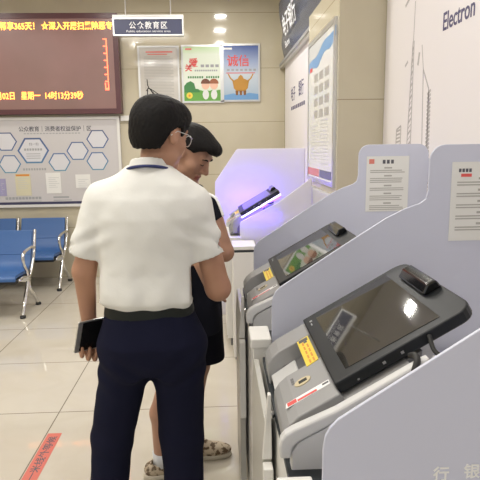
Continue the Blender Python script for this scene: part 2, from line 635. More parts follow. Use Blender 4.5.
def hand(fl, wrist, fwd, palm, thumb_side, curl, rf=0.0088, k=0.004, scale=1.0, thumb=(35, 25), opp=0.35):
    """Palm, four fingers of unequal length and a thumb that leaves the side of the palm.
    palm = direction the palm faces; thumb_side = direction from palm centre to the thumb side."""
    wrist, fwd, palm = [np.array(v, float) for v in (wrist, fwd, palm)]
    fwd /= np.linalg.norm(fwd)
    ts = np.array(thumb_side, float)
    ts -= fwd * (ts @ fwd)
    ts /= np.linalg.norm(ts)
    palm -= fwd * (palm @ fwd) + ts * (palm @ ts)
    palm /= np.linalg.norm(palm)
    ax = np.cross(fwd, palm)
    L = [(0.045, 0.027, 0.020), (0.049, 0.031, 0.021), (0.045, 0.029, 0.021), (0.036, 0.021, 0.018)]
    for i in range(4):
        off = (0.033 - 0.0215 * i) * scale
        kn = wrist + fwd * (0.088 - (0.0, -0.004, 0.001, 0.010)[i]) * scale + ts * off
        fl.add(cap_(wrist + ts * off * 0.55 + fwd * 0.008, kn, 0.0155, 0.0115), 0.012)
        d = fwd + ts * (0.10 - 0.065 * i)
        d /= np.linalg.norm(d)
        p = kn
        r = rf * (1.0, 1.05, 1.0, 0.88)[i]
        for j in range(3):
            d = rotv(d, ax, math.radians(curl[j]))
            q = p + d * L[i][j] * scale
            fl.add(cap_(p, q, r * (1.1, 1.0, 0.93)[j], r * (1.0, 0.93, 0.8)[j]), k if j else 0.006)
            p = q
    b = wrist + fwd * 0.022 + ts * 0.022
    d = fwd * math.cos(math.radians(thumb[0])) + ts * math.sin(math.radians(thumb[0])) + palm * opp
    d /= np.linalg.norm(d)
    m = b + d * 0.042 * scale
    fl.add(cap_(b, m, 0.016, 0.0125), 0.010)
    for ln, r0, r1 in ((0.032, 0.0115, 0.0105), (0.026, 0.0105, 0.0085)):
        d = rotv(d, ax, math.radians(thumb[1]))
        n = m + d * ln * scale
        fl.add(cap_(m, n, r0, r1), 0.004)
        m = n

def head(fl, H, eyes=True):
    """Head in local frame H: +y is the face, +z the crown."""
    fl.add(ell_(H, (0, -0.014, 0.028), (0.074, 0.094, 0.086)), 0.01)
    fl.add(ell_(H, (0, 0.026, -0.036), (0.060, 0.064, 0.078)), 0.03)
    fl.add(ell_(H, (0, 0.066, -0.095), (0.026, 0.020, 0.018)), 0.025)
    for s in (-1, 1):
        fl.add(ell_(H, (s * 0.043, 0.048, -0.022), (0.022, 0.026, 0.022)), 0.02)      # cheekbone
        fl.add(ell_(H, (s * 0.050, 0.005, -0.070), (0.016, 0.030, 0.020)), 0.025)      # jaw corner
    fl.add(cap_(H.w((-0.034, 0.074, 0.030)), H.w((0.034, 0.074, 0.030)), 0.013, 0.013), 0.014)
    fl.add(cap_(H.w((0, 0.086, 0.016)), H.w((0, 0.108, -0.022)), 0.008, 0.012), 0.010)
    for s in (-1, 1):
        fl.add(ell_(H, (s * 0.012, 0.096, -0.028), (0.009, 0.010, 0.008)), 0.006)
        fl.cut(ell_(H, (s * 0.032, 0.094, 0.008), (0.017, 0.012, 0.010)), 0.010)
        fl.add(ell_(H, (s * 0.031, 0.073, 0.007), (0.014, 0.012, 0.009)), 0.004)
    fl.add(ell_(H, (0, 0.087, -0.053), (0.024, 0.011, 0.0075)), 0.006)
    fl.add(ell_(H, (0, 0.085, -0.066), (0.020, 0.011, 0.0075)), 0.005)
    for s in (-1, 1):
        fl.add(ell_(H, (s * 0.077, -0.010, -0.004), (0.011, 0.021, 0.033)), 0.006)
        fl.cut(ell_(H, (s * 0.090, -0.006, 0.000), (0.010, 0.011, 0.019)), 0.005)

def lips_pick(H):
    def f(C):
        q = H.inv(C)
        return ((np.abs(q[:, 0]) < 0.024) & (np.abs(q[:, 2] + 0.059) < 0.0115) & (q[:, 1] > 0.078)).astype(int)
    return f

def hair_field(H, lo, hi, step, vol, line):
    fl = Field(rng(lo[0], hi[0], step), rng(lo[1], hi[1], step), rng(lo[2], hi[2], step))
    for c, r in vol:
        fl.add(ell_(H, c, r), 0.02)
    def trim(F, X, Y, Z):
        d = [X - H.o[0], Y - H.o[1], Z - H.o[2]]
        q = [d[0] * H.M[0, i] + d[1] * H.M[1, i] + d[2] * H.M[2, i] for i in range(3)]
        h = np.interp(q[1], [a for a, b in line], [b for a, b in line])
        tex = 0.0012 * np.sin(q[0] * 330 + 40 * q[2] + 6 * np.sin(q[1] * 60)) * np.sin(q[1] * 240 + 3 * np.sin(q[2] * 90)) + 0.0016 * wob(q[0], q[1], q[2], 60, 1.3)
        return np.maximum(F + tex, (h - q[2]) * 0.8 + 0.0015 * np.sin(q[1] * 300 + q[0] * 200))
    fl.everywhere(trim)
    return fl

# ================================================================== SETTING
BACK = 6.30
XW = 1.04          # right wall by the kiosks
XF = 0.80          # right wall beyond the column
structure(box('floor', -4.2, 1.2, -3.2, BACK + 0.15, -0.1, 0.0, M['floor']))
structure(box('ceiling', -4.2, 1.2, -3.2, BACK + 0.15, CEIL, CEIL + 0.1, M['ceiling']))
structure(box('wall_back', -4.2, 1.2, BACK, BACK + 0.15, 0.0, CEIL, M['wall']))
structure(box('wall_right', XW, XW + 0.16, -3.2, 3.275, 0.0, CEIL, M['wall']))
structure(box('wall_right_far', XF, 1.2, 4.32, BACK, 0.0, CEIL, M['wall']))
structure(box('column', 0.742, 1.2, 3.275, 4.32, 0.0, CEIL, M['wall']))
structure(box('wall_left', -4.2, -4.05, -3.2, BACK, 0.0, CEIL, M['plaster']))
structure(box('wall_front', -4.05, 1.04, -3.2, -3.08, 2.75, CEIL, M['plaster']))

WB = lambda y: Fr((0, y, 0), (1, 0, 0), (0, 0, 1))            # drawing frame on a wall that faces the camera: (X, Z)
WR = lambda x: Fr((x, 0, 0), (0, -1, 0), (0, 0, 1))           # on a wall that faces left: (-Y, Z)

# --- downlights (their reflections show in the polished back wall)
DL = [(0.09, 5.33), (0.09, 4.5), (0.10, 3.45), (-1.27, 5.33), (-2.62, 5.33), (-1.27, 3.45), (-2.62, 3.45), (-1.27, 1.5), (-2.62, 1.5), (0.10, 1.5)]
for i, (x, y) in enumerate(DL):
    t = thing('downlight', 'small round recessed downlight in the ceiling', 'ceiling light', (x, y, CEIL), 'ceiling downlights')
    bm = bmesh.new()
    bm_tube(bm, [(0, 0, -0.012), (0, 0, -0.002)], 0.062, 24)
    from_bm('lamp_disc', bm, M['lamp'], t)
    bm = bmesh.new()
    for k in range(24):
        a0, a1 = 2 * math.pi * k / 24, 2 * math.pi * (k + 1) / 24
        q = []
        for a in (a0, a1):
            for r_, z_ in ((0.063, -0.014), (0.08, -0.010), (0.08, 0.0)):
                q.append(bm.verts.new((r_ * math.cos(a), r_ * math.sin(a), z_)))
        bm.faces.new((q[0], q[3], q[4], q[1]))
        bm.faces.new((q[1], q[4], q[5], q[2]))
    from_bm('trim_ring', bm, M['white_metal'], t)
    area('downlight_beam', (x, y, CEIL - 0.016), 0.13, 13 if x > -0.5 else 7, (1.0, 0.97, 0.92))

# --- white printed wall panel with the skyline and "Electron"
t = thing('wall_graphic', 'large white wall graphic with grey tower sketch and navy Electron lettering', 'wall panel', (XW, 1.0, 0))
def WRl(x):
    return Fr((x - XW, -1.0, 0), (0, -1, 0), (0, 0, 1))       # same frame in the thing's own space
fr = WRl(XW)
box('panel', -0.018, 0.0, -4.0, 2.27, 0.02, CEIL - 0.01, M['white_panel'], t, 0.003)
text('lettering', 'Electron', fr, -2.455, 2.037, 0.0185, 0.108, M['navy_ink'], t, bold=0.0012, width=0.295)
bm = bmesh.new()
def gl(x0, y0, x1, y1, w=0.006):
    w *= 1.6
    dx, dy = x1 - x0, y1 - y0
    L = math.hypot(dx, dy)
    nx, ny = -dy / L * w / 2, dx / L * w / 2
    bm_prism(bm, fr, [(x0 - nx, y0 - ny), (x1 - nx, y1 - ny), (x1 + nx, y1 + ny), (x0 + nx, y0 + ny)], 0.018, 0.0188)
# tall spire, slim tower with latticed edge, low block
gl(-2.86, 1.30, -2.815, 2.06); gl(-2.79, 1.30, -2.80, 2.06); gl(-2.81, 2.06, -2.805, 2.25, 0.004)
for k in range(24):
    z = 1.32 + k * 0.03
    gl(-2.855 + 0.05 * (z - 1.3), z, -2.80 - 0.01 * (z - 1.3), z + 0.022, 0.007 if k % 2 else 0.003)
gl(-2.62, 1.30, -2.66, 1.90); gl(-2.56, 1.30, -2.58, 1.80); gl(-2.66, 1.90, -2.69, 2.02, 0.004); gl(-2.58, 1.80, -2.66, 1.90)
for k in range(26):
    z = 1.30 + k * 0.019
    gl(-2.585 - 0.01 * k / 26, z, -2.535 - 0.02 * k / 26, z + 0.018, 0.008)
gl(-3.03, 1.30, -3.02, 1.62); gl(-2.95, 1.30, -2.95, 1.64); gl(-3.02, 1.62, -2.95, 1.64)
for k in range(16):
    gl(-3.02, 1.31 + k * 0.02, -2.96, 1.318 + k * 0.02, 0.006)
gl(-2.92, 1.95, -2.88, 1.97, 0.008); gl(-2.735, 1.93, -2.72, 1.99, 0.012); gl(-2.95, 2.26, -2.86, 2.30, 0.01)
from_bm('skyline_sketch', bm, M['grey_ink'], t)

# --- far white panel beyond the column
t = thing('wall_graphic', 'narrow pale wall graphic with small navy lettering beyond the stone column', 'wall panel', (XF, 5.3, 0))
fr = Fr((0, -5.3, 0), (0, -1, 0), (0, 0, 1))
box('panel', -0.016, 0, -0.97, 0.80, 0.02, 2.42, M['white_panel'], t, 0.003)
text('lettering', '电子', fr, -5.62, 1.99, 0.0165, 0.15, M['navy_ink'], t, bold=0.001)
text('lettering', '银行', fr, -5.12, 2.00, 0.0165, 0.15, M['navy_ink'], t, bold=0.001)
rects('small_print', fr, [(-5.60 + 0.11 * k, -5.52 + 0.11 * k, 1.89, 1.925) for k in range(8)], 0.016, 0.0168, M['navy_ink'], t)

# --- white lower cladding of the column
box_ = box('trim_1', 0.712, 0.742, 3.285, 4.31, 0.0, 1.225, M['frost_white'], None, 0.003)
structure(box_)

# --- slate curved lightbox above the far panel
t = thing('lightbox_sign', 'curved slate lightbox with white characters high on the right wall', 'sign', (0.755, 5.0, 2.45))
prof = [(0.035, 0.0), (0.0, 0.005), (-0.012, 0.06), (-0.03, 0.16), (-0.02, 0.28), (-0.05, 0.42), (-0.06, 0.56), (0.035, 0.60)]
sp = spline([(a, 0, b) for a, b in prof[1:7]], 6)
pts = [(0.035, 0.0)] + [(p.x, p.z) for p in sp] + [(0.035, 0.58)]
bm = bmesh.new()
bm_prism(bm, Fr((0, 0, 0), (1, 0, 0), (0, 0, 1)), pts, 1.7, -0.95)
from_bm('box_body', bm, M['lightbox'], t)
box('lower_rail', -0.012, 0.035, -0.95, 1.7, -0.03, 0.0, M['grey_shell'], t)
box('lower_rail', -0.006, 0.035, -0.95, 1.7, -0.055, -0.03, M['alu'], t)
fr2 = Fr((-0.034, 0.55, 0.14), (0, -1, 0), (-0.14, 0, 1))
text('lettering', '电子银行', fr2, -0.05, 0.03, 0.012, 0.21, M['white_ink'], t, bold=0.002)
text('lettering', 'Electron', fr2, -0.02, -0.09, 0.014, 0.09, M['white_ink'], t)

# --- framed notice on the column
t = thing('framed_poster', 'tall silver-framed poster with blue wave on the stone column', 'poster', (0.742, 3.775, 1.285))
fr = Fr((0, 0, 0), (0, -1, 0), (0, 0, 1))
PW, PH = 0.462, 1.0
box('backing', -0.013, 0, -PW + 0.01, PW - 0.01, 0.0, PH, M['grey_shell'], t)
prism('print', fr, [(-PW, 0), (PW, 0), (PW, PH), (-PW, PH)], 0.012, 0.014, M['poster_white'], t)
frame_ring('frame', fr, -PW - 0.005, PW + 0.005, -0.01, PH + 0.01, 0.03, 0.0, 0.02, M['alu'], t)
lo_ = [(-PW + .03 + .91 * i / 16, .79 + .11 * (i / 16) ** 1.5 + .018 * math.sin(i * .8)) for i in range(17)]
hi_ = [(-PW + .03 + .91 * i / 16, .85 + .115 * i / 16 + .012 * math.sin(i * .7 + 1)) for i in range(17)]
prism('blue_wave_print', fr, lo_ + hi_[::-1], 0.014, 0.0148, M['blue_wave'], t)
prism('grey_corner_print', fr, [hi_[k] for k in range(12)] + [(hi_[11][0], .975), (-PW + .03, .975)], 0.0148, 0.0153, M['pale_ink'], t)
lst = []
for r in range(4):
    for k in range(3):
        lst.append((-0.22 + 0.19 * k, -0.08 + 0.19 * k, 0.70 - 0.085 * r, 0.755 - 0.085 * r))
rects('photo_grid_print', fr, lst, 0.014, 0.0148, M['doc_ink'], t)
rects('text_print', fr, [(-0.36, -0.14 + 0.06 * ((k * 7) % 3), 0.15 + 0.024 * k, 0.157 + 0.024 * k) for k in range(11)], 0.014, 0.0148, M['pale_ink'], t)
rects('text_print', fr, [(0.02, 0.28, 0.13 + 0.024 * k, 0.136 + 0.024 * k) for k in range(13)], 0.014, 0.0148, M['pale_ink'], t)
rects('red_logo_print', fr, [(-0.40, -0.30, 0.79, 0.82)], 0.014, 0.015, M['red_ink'], t)
rects('salmon_block_print', fr, [(-0.44, 0.0, 0.03, 0.085)], 0.014, 0.0148, M['salmon'], t)
rects('slate_block_print', fr, [(0.02, 0.44, 0.03, 0.085)], 0.014, 0.0148, M['slate'], t)

# ================================================================== BACK WALL
# --- LED message display
t = thing('led_display', 'large maroon-framed LED message display with amber running text', 'display', (-2.4, BACK, 1.9))
fr = Fr((2.4, 0, -1.9), (1, 0, 0), (0, 0, 1))
LX0, LX1, LZ0, LZ1 = -3.72, -1.055, 1.915, 2.985
box('housing', LX0 + 2.4, LX1 + 2.4, -0.10, 0, LZ0 - 1.9, LZ1 - 1.9, M['led_frame'], t)
frame_ring('frame', fr, LX0, LX1, LZ0, LZ1, 0.055, 0.10, 0.115, M['led_frame'], t)
prism('led_matrix', fr, [(LX0 + .055, LZ0 + .055), (LX1 - .055, LZ0 + .055), (LX1 - .055, LZ1 - .055), (LX0 + .055, LZ1 - .055)], 0.10, 0.106, M['led_face'], t)
text('lettering', '导， 畅享365天！ ☆深入开展扫黑除恶专', fr, -2.50, 2.822, 0.107, 0.088, M['led_text'], t, bold=0.001, width=1.385)
text('lettering', '月02日   星期一  14时13分39秒', fr, -2.435, 2.085, 0.107, 0.092, M['led_orange'], t, bold=0.0008, width=0.96)
rects('lit_column', fr, [(-1.192, -1.181, 2.17, 2.72)] + [(-1.222, -1.192, 2.709 - 0.075 * k, 2.72 - 0.075 * k) for k in range(8)] + [(-1.224, -1.213, 2.17, 2.25), (-1.213, -1.192, 2.17, 2.181)], 0.106, 0.1075, M['led_red'], t)

# --- hexagon notice board
t = thing('notice_board', 'white notice board with navy hexagon icons above the blue benches', 'notice board', (-2.4, BACK, 0.85))
fr = Fr((2.4, 0, -0.85), (1, 0, 0), (0, 0, 1))
BX0, BX1, BZ0, BZ1 = -3.72, -1.10, 0.865, 1.888
box('board', BX0 + 2.4, BX1 + 2.4, -0.03, 0, BZ0 - .85, BZ1 - .85, M['board'], t)
frame_ring('frame', fr, BX0, BX1, BZ0, BZ1, 0.03, 0.0295, 0.045, M['white_metal'], t)
rects('navy_band_print', fr, [(BX0 + .03, BX1 - .03, BZ0 + .03, BZ0 + .06)], 0.03, 0.0308, M['board_navy'], t)
text('lettering', '公众教育｜消费者权益保护｜区', fr, -2.245, 1.735, 0.0305, 0.062, M['ink'], t, bold=0.0008, width=0.82)
rects('small_print', fr, [(-2.19 + .036 * k, -2.165 + .036 * k, 1.70, 1.712) for k in range(18)], 0.03, 0.0306, M['soft_ink'], t)
def hexa(cx, cz, r, w, ink=True):
    bm = bmesh.new()
    o = [(cx + r * math.cos(math.radians(60 * k)), cz + r * 0.92 * math.sin(math.radians(60 * k))) for k in range(6)]
    i_ = [(cx + (r - w) * math.cos(math.radians(60 * k)), cz + (r - w) * 0.92 * math.sin(math.radians(60 * k))) for k in range(6)]
    for k in range(6):
        j = (k + 1) % 6
        bm_prism(bm, fr, [o[k], o[j], i_[j], i_[k]], 0.03, 0.0312)
    h = from_bm('hexagon_outline', bm, M['hex'], t)
    prism('hexagon_fill', fr, i_, 0.03, 0.0308, M['hex_in'], h)
    return h
h = hexa(-2.098, 1.515, 0.180, 0.022)
text('lettering', '扫一扫', fr, -2.14, 1.575, 0.0312, 0.036, M['ink'], h)
rects('small_print', fr, [(-2.20 + .03 * k, -2.178 + .03 * k, 1.515, 1.54) for k in range(7)] + [(-2.18, -2.02, 1.475 - .025 * k, 1.482 - .025 * k) for k in range(3)], 0.0308, 0.0314, M['soft_ink'], h)
for cx, cz in ((-2.40, 1.62), (-2.375, 1.365), (-1.81, 1.38), (-1.595, 1.505), (-1.36, 1.635), (-1.375, 1.385)):
    hexa(cx, cz, 0.128, 0.015)
rects('small_print', fr, [(-2.23 + .03 * k, -2.21 + .03 * k, 1.29, 1.315) for k in range(9)], 0.03, 0.0306, M['soft_ink'], t)
rects('small_print', fr, [(-2.46 + .038 * k, -2.43 + .038 * k, 0.955, 0.985) for k in range(11)] + [(-1.91, -1.73, .965, .985), (-1.91, -1.70, .935, .945), (-2.3, -2.05, .93, .937)], 0.03, 0.0306, M['soft_ink'], t)
for x0, x1, z0, z1, mm in ((-2.33, -2.155, 1.0, 1.255, 'cream'), (-1.98, -1.81, 1.02, 1.26, 'paper'), (-1.64, -1.47, 1.08, 1.235, 'paper'), (-2.52, -2.44, 1.0, 1.2, 'lilac')):
    if mm not in M:
        M[mm] = mat(mm + '_sheet', {'cream': (0.66, 0.62, 0.44), 'lilac': (0.36, 0.34, 0.52)}[mm], 0.5)
    s = prism('pinned_sheet', fr, [(x0, z0), (x1, z0), (x1, z1), (x0, z1)], 0.03, 0.034, M[mm], t)
    if mm == 'cream':
        rects('orange_heading', fr, [(x0 + .01, x1 - .01, z1 - .03, z1 - .008)], 0.034, 0.0345, M['orange_ink'], s)
    rects('small_print', fr, [(x0 + .03, x1 - .02 - .02 * ((k * 5) % 3), z1 - .06 - .022 * k, z1 - .055 - .022 * k) for k in range(6)], 0.034, 0.0345, M['pale_ink'], s)

# --- white trunking right of the board
tag(box('cable_trunking', -1.085, -0.90, BACK - 0.035, BACK, 1.835, 1.895, M['white_metal'], None, 0.004), 'short white cable trunking on the wall beside the notice board', 'cable trunking')

# --- three wall posters
def poster(cx, cz, label, printmat, wd=0.478, ht=0.635, y=BACK):
    t = thing('wall_poster', label, 'poster', (cx, y, cz))
    fr = Fr((0, 0, 0), (1, 0, 0), (0, 0, 1))
    box('backing', -wd / 2, wd / 2, -0.018, 0, -ht / 2, ht / 2, M['white_metal'], t)
    prism('print', fr, [(-wd / 2 + .02, -ht / 2 + .02), (wd / 2 - .02, -ht / 2 + .02), (wd / 2 - .02, ht / 2 - .02), (-wd / 2 + .02, ht / 2 - .02)], 0.018, 0.0195, printmat, t)
    frame_ring('frame', fr, -wd / 2, wd / 2, -ht / 2, ht / 2, 0.02, 0.0175, 0.026, M['alu'], t)
    return t, fr
t, fr = poster(-0.63, 2.338, 'leftmost framed wall poster, plain dense document under glossy cover', M['poster_glass'], 0.465)
rects('red_heading', fr, [(-.14, .16, .245, .257), (-.12, .1, .222, .23)], 0.0195, 0.0202, M['red_ink'], t)
rects('text_print', fr, [(-.165, .165 - .03 * ((k * 5) % 4 == 0), .195 - .0165 * k, .2015 - .0165 * k) for k in range(27)], 0.0195, 0.0202, M['doc_ink'], t)
M['p_green'] = grad_mat('poster_pale_green', 2, 2.0, 2.66, [(0, (0.50, 0.70, 0.40)), (0.35, (0.78, 0.82, 0.72)), (0.85, (0.76, 0.84, 0.70)), (1, (0.50, 0.72, 0.36))], 0.2)
t, fr = poster(-0.135, 2.345, 'framed pale green wall poster with two cartoon children in grass', M['p_green'])
c = 0.0195
prism('grass_print', fr, [(-.215, -.295), (.215, -.295), (.215, -.175)] + [(.215 - .43 * i / 12, -.185 + .012 * (i % 2)) for i in range(1, 13)], c, c + .0006, M['green_art'], t)
prism('bush_print', fr, [(-.215, -.20), (-.03, -.20), (-.05, -.165), (-.085, -.16), (-.10, -.10), (-.14, -.075), (-.185, -.095), (-.215, -.13)], c + .0006, c + .001, M['green_dark'], t)
prism('sunflower_print', fr, ell_pts(-.155, -.235, .035, .035, 16), c + .0008, c + .0014, M['yellow'], t)
prism('sunflower_print', fr, ell_pts(-.155, -.235, .014, .014, 12), c + .0014, c + .002, M['orange_ink'], t)
for x, hm in ((.03, 'art_hair'), (.125, 'art_hair2')):
    prism('child_body_print', fr, ell_pts(x, -.225, .036, .055, 18), c + .0008, c + .0012, M['poster_white'], t)
    prism('child_head_print', fr, ell_pts(x, -.12, .046, .05, 20), c + .0008, c + .0014, M['art_skin'], t)
    prism('child_hair_print', fr, ell_pts(x, -.105, .054, .055, 20, 0, math.pi * 1.05), c + .0014, c + .0018, M[hm], t)
text('lettering', '爱', fr, -.155, .085, c, .105, M['red_ink'], t, bold=.003)
text('lettering', '关', fr, -.20, .04, c, .08, M['red_ink'], t, bold=.003)
rects('text_print', fr, [(-.02 + .055 * k, .018 + .055 * k, .075, .105) for k in range(4)], c, c + .0006, M['soft_ink'], t)
rects('text_print', fr, [(-.09 + .024 * k, -.073 + .024 * k, .03, .048) for k in range(11)], c, c + .0006, M['soft_ink'], t)
rects('text_print', fr, [(-.17 + .026 * k, -.152 + .026 * k, -.045, -.022) for k in range(14) if k != 7], c, c + .0006, M['green_dark'], t)
rects('logo_print', fr, [(-.19, -.12, .262, .282)], c, c + .0006, M['salmon'], t)
M['p_blue'] = grad_mat('poster_blue_fade', 2, 2.05, 2.67, [(0, (0.15, 0.30, 0.50)), (0.12, (0.42, 0.52, 0.62)), (0.45, (0.60, 0.66, 0.72)), (0.68, (0.38, 0.46, 0.66)), (1, (0.05, 0.10, 0.33))], 0.2)
t, fr = poster(0.292, 2.355, 'rightmost framed wall poster, blue print with golden vessel', M['p_blue'], 0.455)
prism('water_print', fr, [(-.205, -.295), (.205, -.295), (.205, -.235), (.10, -.22), (.02, -.245), (-.08, -.225), (-.205, -.25)], c, c + .0006, M['blue_wave'], t)
prism('vessel_print', fr, [(-.09, -.09), (-.075, -.17), (-.045, -.20), (.055, -.20), (.085, -.17), (.10, -.09), (.05, -.065), (-.04, -.065)], c + .0006, c + .0012, M['gold'], t)
prism('vessel_lid_print', fr, [(-.03, -.065), (-.015, -.035), (.005, -.02), (.025, -.035), (.04, -.065)], c + .0006, c + .0012, M['gold'], t)
for s in (-1, 1):
    prism('vessel_handle_print', fr, [(.005 + s * .085, -.10), (.005 + s * .125, -.06), (.005 + s * .15, -.01), (.005 + s * .135, -.01), (.005 + s * .11, -.055), (.005 + s * .075, -.085)], c + .0006, c + .0012, M['gold'], t)
for x in (-.04, .005, .05):
    prism('vessel_foot_print', fr, [(x - .018, -.195), (x + .018, -.195), (x + .012, -.245), (x - .012, -.245)], c + .0006, c + .0012, M['gold_dark'], t)
text('lettering', '诚信', fr, -.15, .085, c, .13, M['red_ink'], t, bold=.0025)
rects('text_print', fr, [(-.15 + .05 * k, -.12 + .05 * k, .022, .044) for k in range(7)], c, c + .0006, M['soft_ink'], t)
rects('text_print', fr, [(-.16, .17, -.005, .004)], c, c + .0006, M['red_ink'], t)
rects('logo_print', fr, [(-.19, -.09, .255, .275)], c, c + .0006, M['white_ink'], t)

# --- hanging sign
SY = 5.55
t = thing('hanging_sign', 'navy hanging sign with white characters below the ceiling', 'sign', (-0.64, SY, 2.7))
fr = Fr((0, 0, 0), (1, 0, 0), (0, 0, 1))
box('panel', -.335, .335, -.03, .03, -.075, .075, M['sign_navy'], t)
frame_ring('border', fr, -.345, .345, -.085, .085, .014, -.035, .036, M['alu'], t)
box('top_cap', -.345, .345, -.036, .036, .085, .112, M['white_metal'], t, .004)
text('lettering', '公众教育区', fr, 0, -.012, .031, .072, M['white_ink'], t, 'CENTER', bold=.0008, spacing=1.25, width=.37)
text('lettering', 'Public education service area', fr, 0, -.050, .031, .028, M['white_ink'], t, 'CENTER', width=.43)
for x in (-.22, .22):
    tube('hanger', [(x, 0, .11), (x, 0, CEIL - 2.7)], .006, M['alu'], t)

# --- red floor sticker
t = thing('floor_sticker', 'red queueing sticker with dark lettering on the tiled floor', 'floor sticker', (-0.919, 2.42, 0))
fr = Fr((0, 0, 0), (0, 1, 0), (-1, 0, 0))
prism('strip', fr, [(-.62, -.038), (.305, -.038), (.305, .038), (-.62, .038)], 0.0, 0.0015, M['sticker_red'], t)
text('lettering', '请在一米线外等候', fr, -.25, -.02, .0015, .05, M['ink'], t, depth=.0003, bold=.0006, width=.52)

# ================================================================== BENCHES
def copy_tree(o, parent=None):
    c = o.copy()
    COL.objects.link(c)
    if parent:
        c.parent = parent
    for ch in list(o.children):
        copy_tree(ch, c)
    return c

def make_bench(label):
    """Beam bench, seats facing -Y; origin = floor under the right-hand end frame."""
    t = thing('waiting_bench', label, 'bench', (0, 0, 0), 'blue waiting benches')
    # profile in (y, z): back top -> lumbar -> seat -> front lip
    prof = spline([(0.335, 0, 0.745), (0.305, 0, 0.65), (0.25, 0, 0.515), (0.19, 0, 0.425), (0.10, 0, 0.395), (-0.06, 0, 0.402), (-0.17, 0, 0.405), (-0.21, 0, 0.385), (-0.215, 0, 0.355)], 6)
    pp = [(p.x, p.z) for p in prof]
    for s in range(3):
        x1 = -0.045 - s * 0.56
        x0 = x1 - 0.50
        bm = bmesh.new()
        rows = []
        th = 0.028
        for i, (y, z) in enumerate(pp):
            a, b = pp[max(i - 1, 0)], pp[min(i + 1, len(pp) - 1)]
            d = Vector((b[0] - a[0], b[1] - a[1])).normalized()
            n = Vector((d.y, -d.x))            # towards the sitter's underside
            rows.append(((y, z), (y + n.x * -th, z + n.y * -th)))
        outer = [r[0] for r in rows] + [r[1] for r in reversed(rows)]
        bm_prism(bm, Fr((0, 0, 0), (0, 1, 0), (0, 0, 1)), outer, x0, x1)
        # cut into backrest and seat at the crease by separate prisms instead of one
        bm.free()
        k = 12
        for nm, part in (('backrest', rows[:k + 1]), ('seat', rows[k:])):
            bm = bmesh.new()
            loop = [r[0] for r in part] + [r[1] for r in reversed(part)]
            bm_prism(bm, Fr((0, 0, 0), (0, 1, 0), (0, 0, 1)), loop, x0, x1)
            from_bm(nm, bm, M['blue_pad'], t, 0.008, 3)
    box('seat_underframe', -1.70, -0.05, -0.19, 0.12, 0.325, 0.362, M['black_rubber'], t, 0.004)
    box('beam', -1.72, 0.0, 0.00, 0.06, 0.30, 0.345, M['alu'], t, 0.004)
    for x in (0.0, -0.56, -1.12, -1.70):
        xx = x - 0.015
        # chrome post up the side of the back, arm hoop
        tube('arm_frame', spline([(xx, 0.332, 0.75), (xx, 0.30, 0.66), (xx, 0.235, 0.50), (xx, 0.12, 0.36), (xx, 0.03, 0.32)], 6), 0.013, M['chrome'], t)
        tube('armrest', spline([(xx, 0.27, 0.58), (xx, 0.18, 0.60), (xx, 0.02, 0.59), (xx, -0.05, 0.555), (xx, -0.04, 0.47), (xx, 0.02, 0.40), (xx, 0.03, 0.33)], 6), 0.015, M['chrome'], t)
        tube('seat_bracket', spline([(xx, 0.05, 0.335), (xx, -0.10, 0.37), (xx, -0.19, 0.355)], 5), 0.011, M['chrome'], t)
    for x in (-0.015, -1.64):
        tube('leg', spline([(x, 0.03, 0.32), (x, -0.02, 0.24), (x, -0.12, 0.10), (x, -0.175, 0.02)], 6), [0.02] * 12 + [0.016] * 7, M['chrome'], t)
        tube('leg', spline([(x, 0.03, 0.32), (x, 0.05, 0.22), (x, 0.16, 0.13), (x, 0.26, 0.02)], 6), [0.02] * 12 + [0.016] * 7, M['chrome'], t)
        for y in (-0.175, 0.26):
            tube('foot_pad', [(x, y, 0.0), (x, y, 0.022)], 0.026, M['black_rubber'], t, 14)
    return t

b1 = make_bench('front blue vinyl bench with chrome arms at the left edge')
b1.location = (-1.80, 4.95, 0)
b2 = copy_tree(b1)
b2.location = (-1.735, 5.88, 0)
b2['label'] = 'rear blue vinyl bench against the wall under the notice board'

# ================================================================== KIOSK ROW
def wing_shape(xr):
    """Side screen: low front edge, slope up to a tall rounded wing by the wall (X, Z)."""
    pts = [(0.170, 0.0), (0.170, 1.035), (0.174, 1.062), (0.182, 1.078), (0.196, 1.093), (0.314, 1.17), (0.433, 1.247), (0.54, 1.314), (0.60, 1.343), (0.645, 1.358), (0.664, 1.372), (0.670, 1.40)]
    r = 0.05
    pts += [(0.670 + r - r * math.cos(a), 1.542 - r + r * math.sin(a)) for a in [math.radians(x) for x in range(0, 91, 15)]]
    pts += [(xr - r + r * math.sin(a), 1.542 - r + r * math.cos(a)) for a in [math.radians(x) for x in range(0, 91, 15)]]
    pts += [(xr, 0.0)]
    return pts
PY = [0.815, 1.655, 2.50]
labels = ['nearest frosted lavender divider with white film characters at the bottom right',
          'middle frosted lavender divider behind the nearest kiosk, carrying the right-hand notice',
          'far frosted lavender divider behind the second kiosk, carrying the left-hand notice']
wings = []
for y, lb in zip(PY, labels):
    t = thing('divider_screen', lb, 'divider', (0.17, y, 0))
    prism('panel', Fr((-0.17, 0, 0), (1, 0, 0), (0, 0, 1)), wing_shape(1.005), 0.0, -0.007, M['frost'], t, 0.001, 1)
    box('wall_bracket', 1.004 - .17, XW - .019 - .17, 0.0, 0.012, 1.36, 1.475, M['frost'], t)
    wings.append(t)
fr = Fr((-0.17, 0, 0), (1, 0, 0), (0, 0, 1))
text('lettering', '行', fr, 0.362, 0.974, 0.0004, 0.029, M['frost_letter'], wings[0], bold=.0005)
text('lettering', '银', fr, 0.416, 0.977, 0.0004, 0.029, M['frost_letter'], wings[0], bold=.0005)

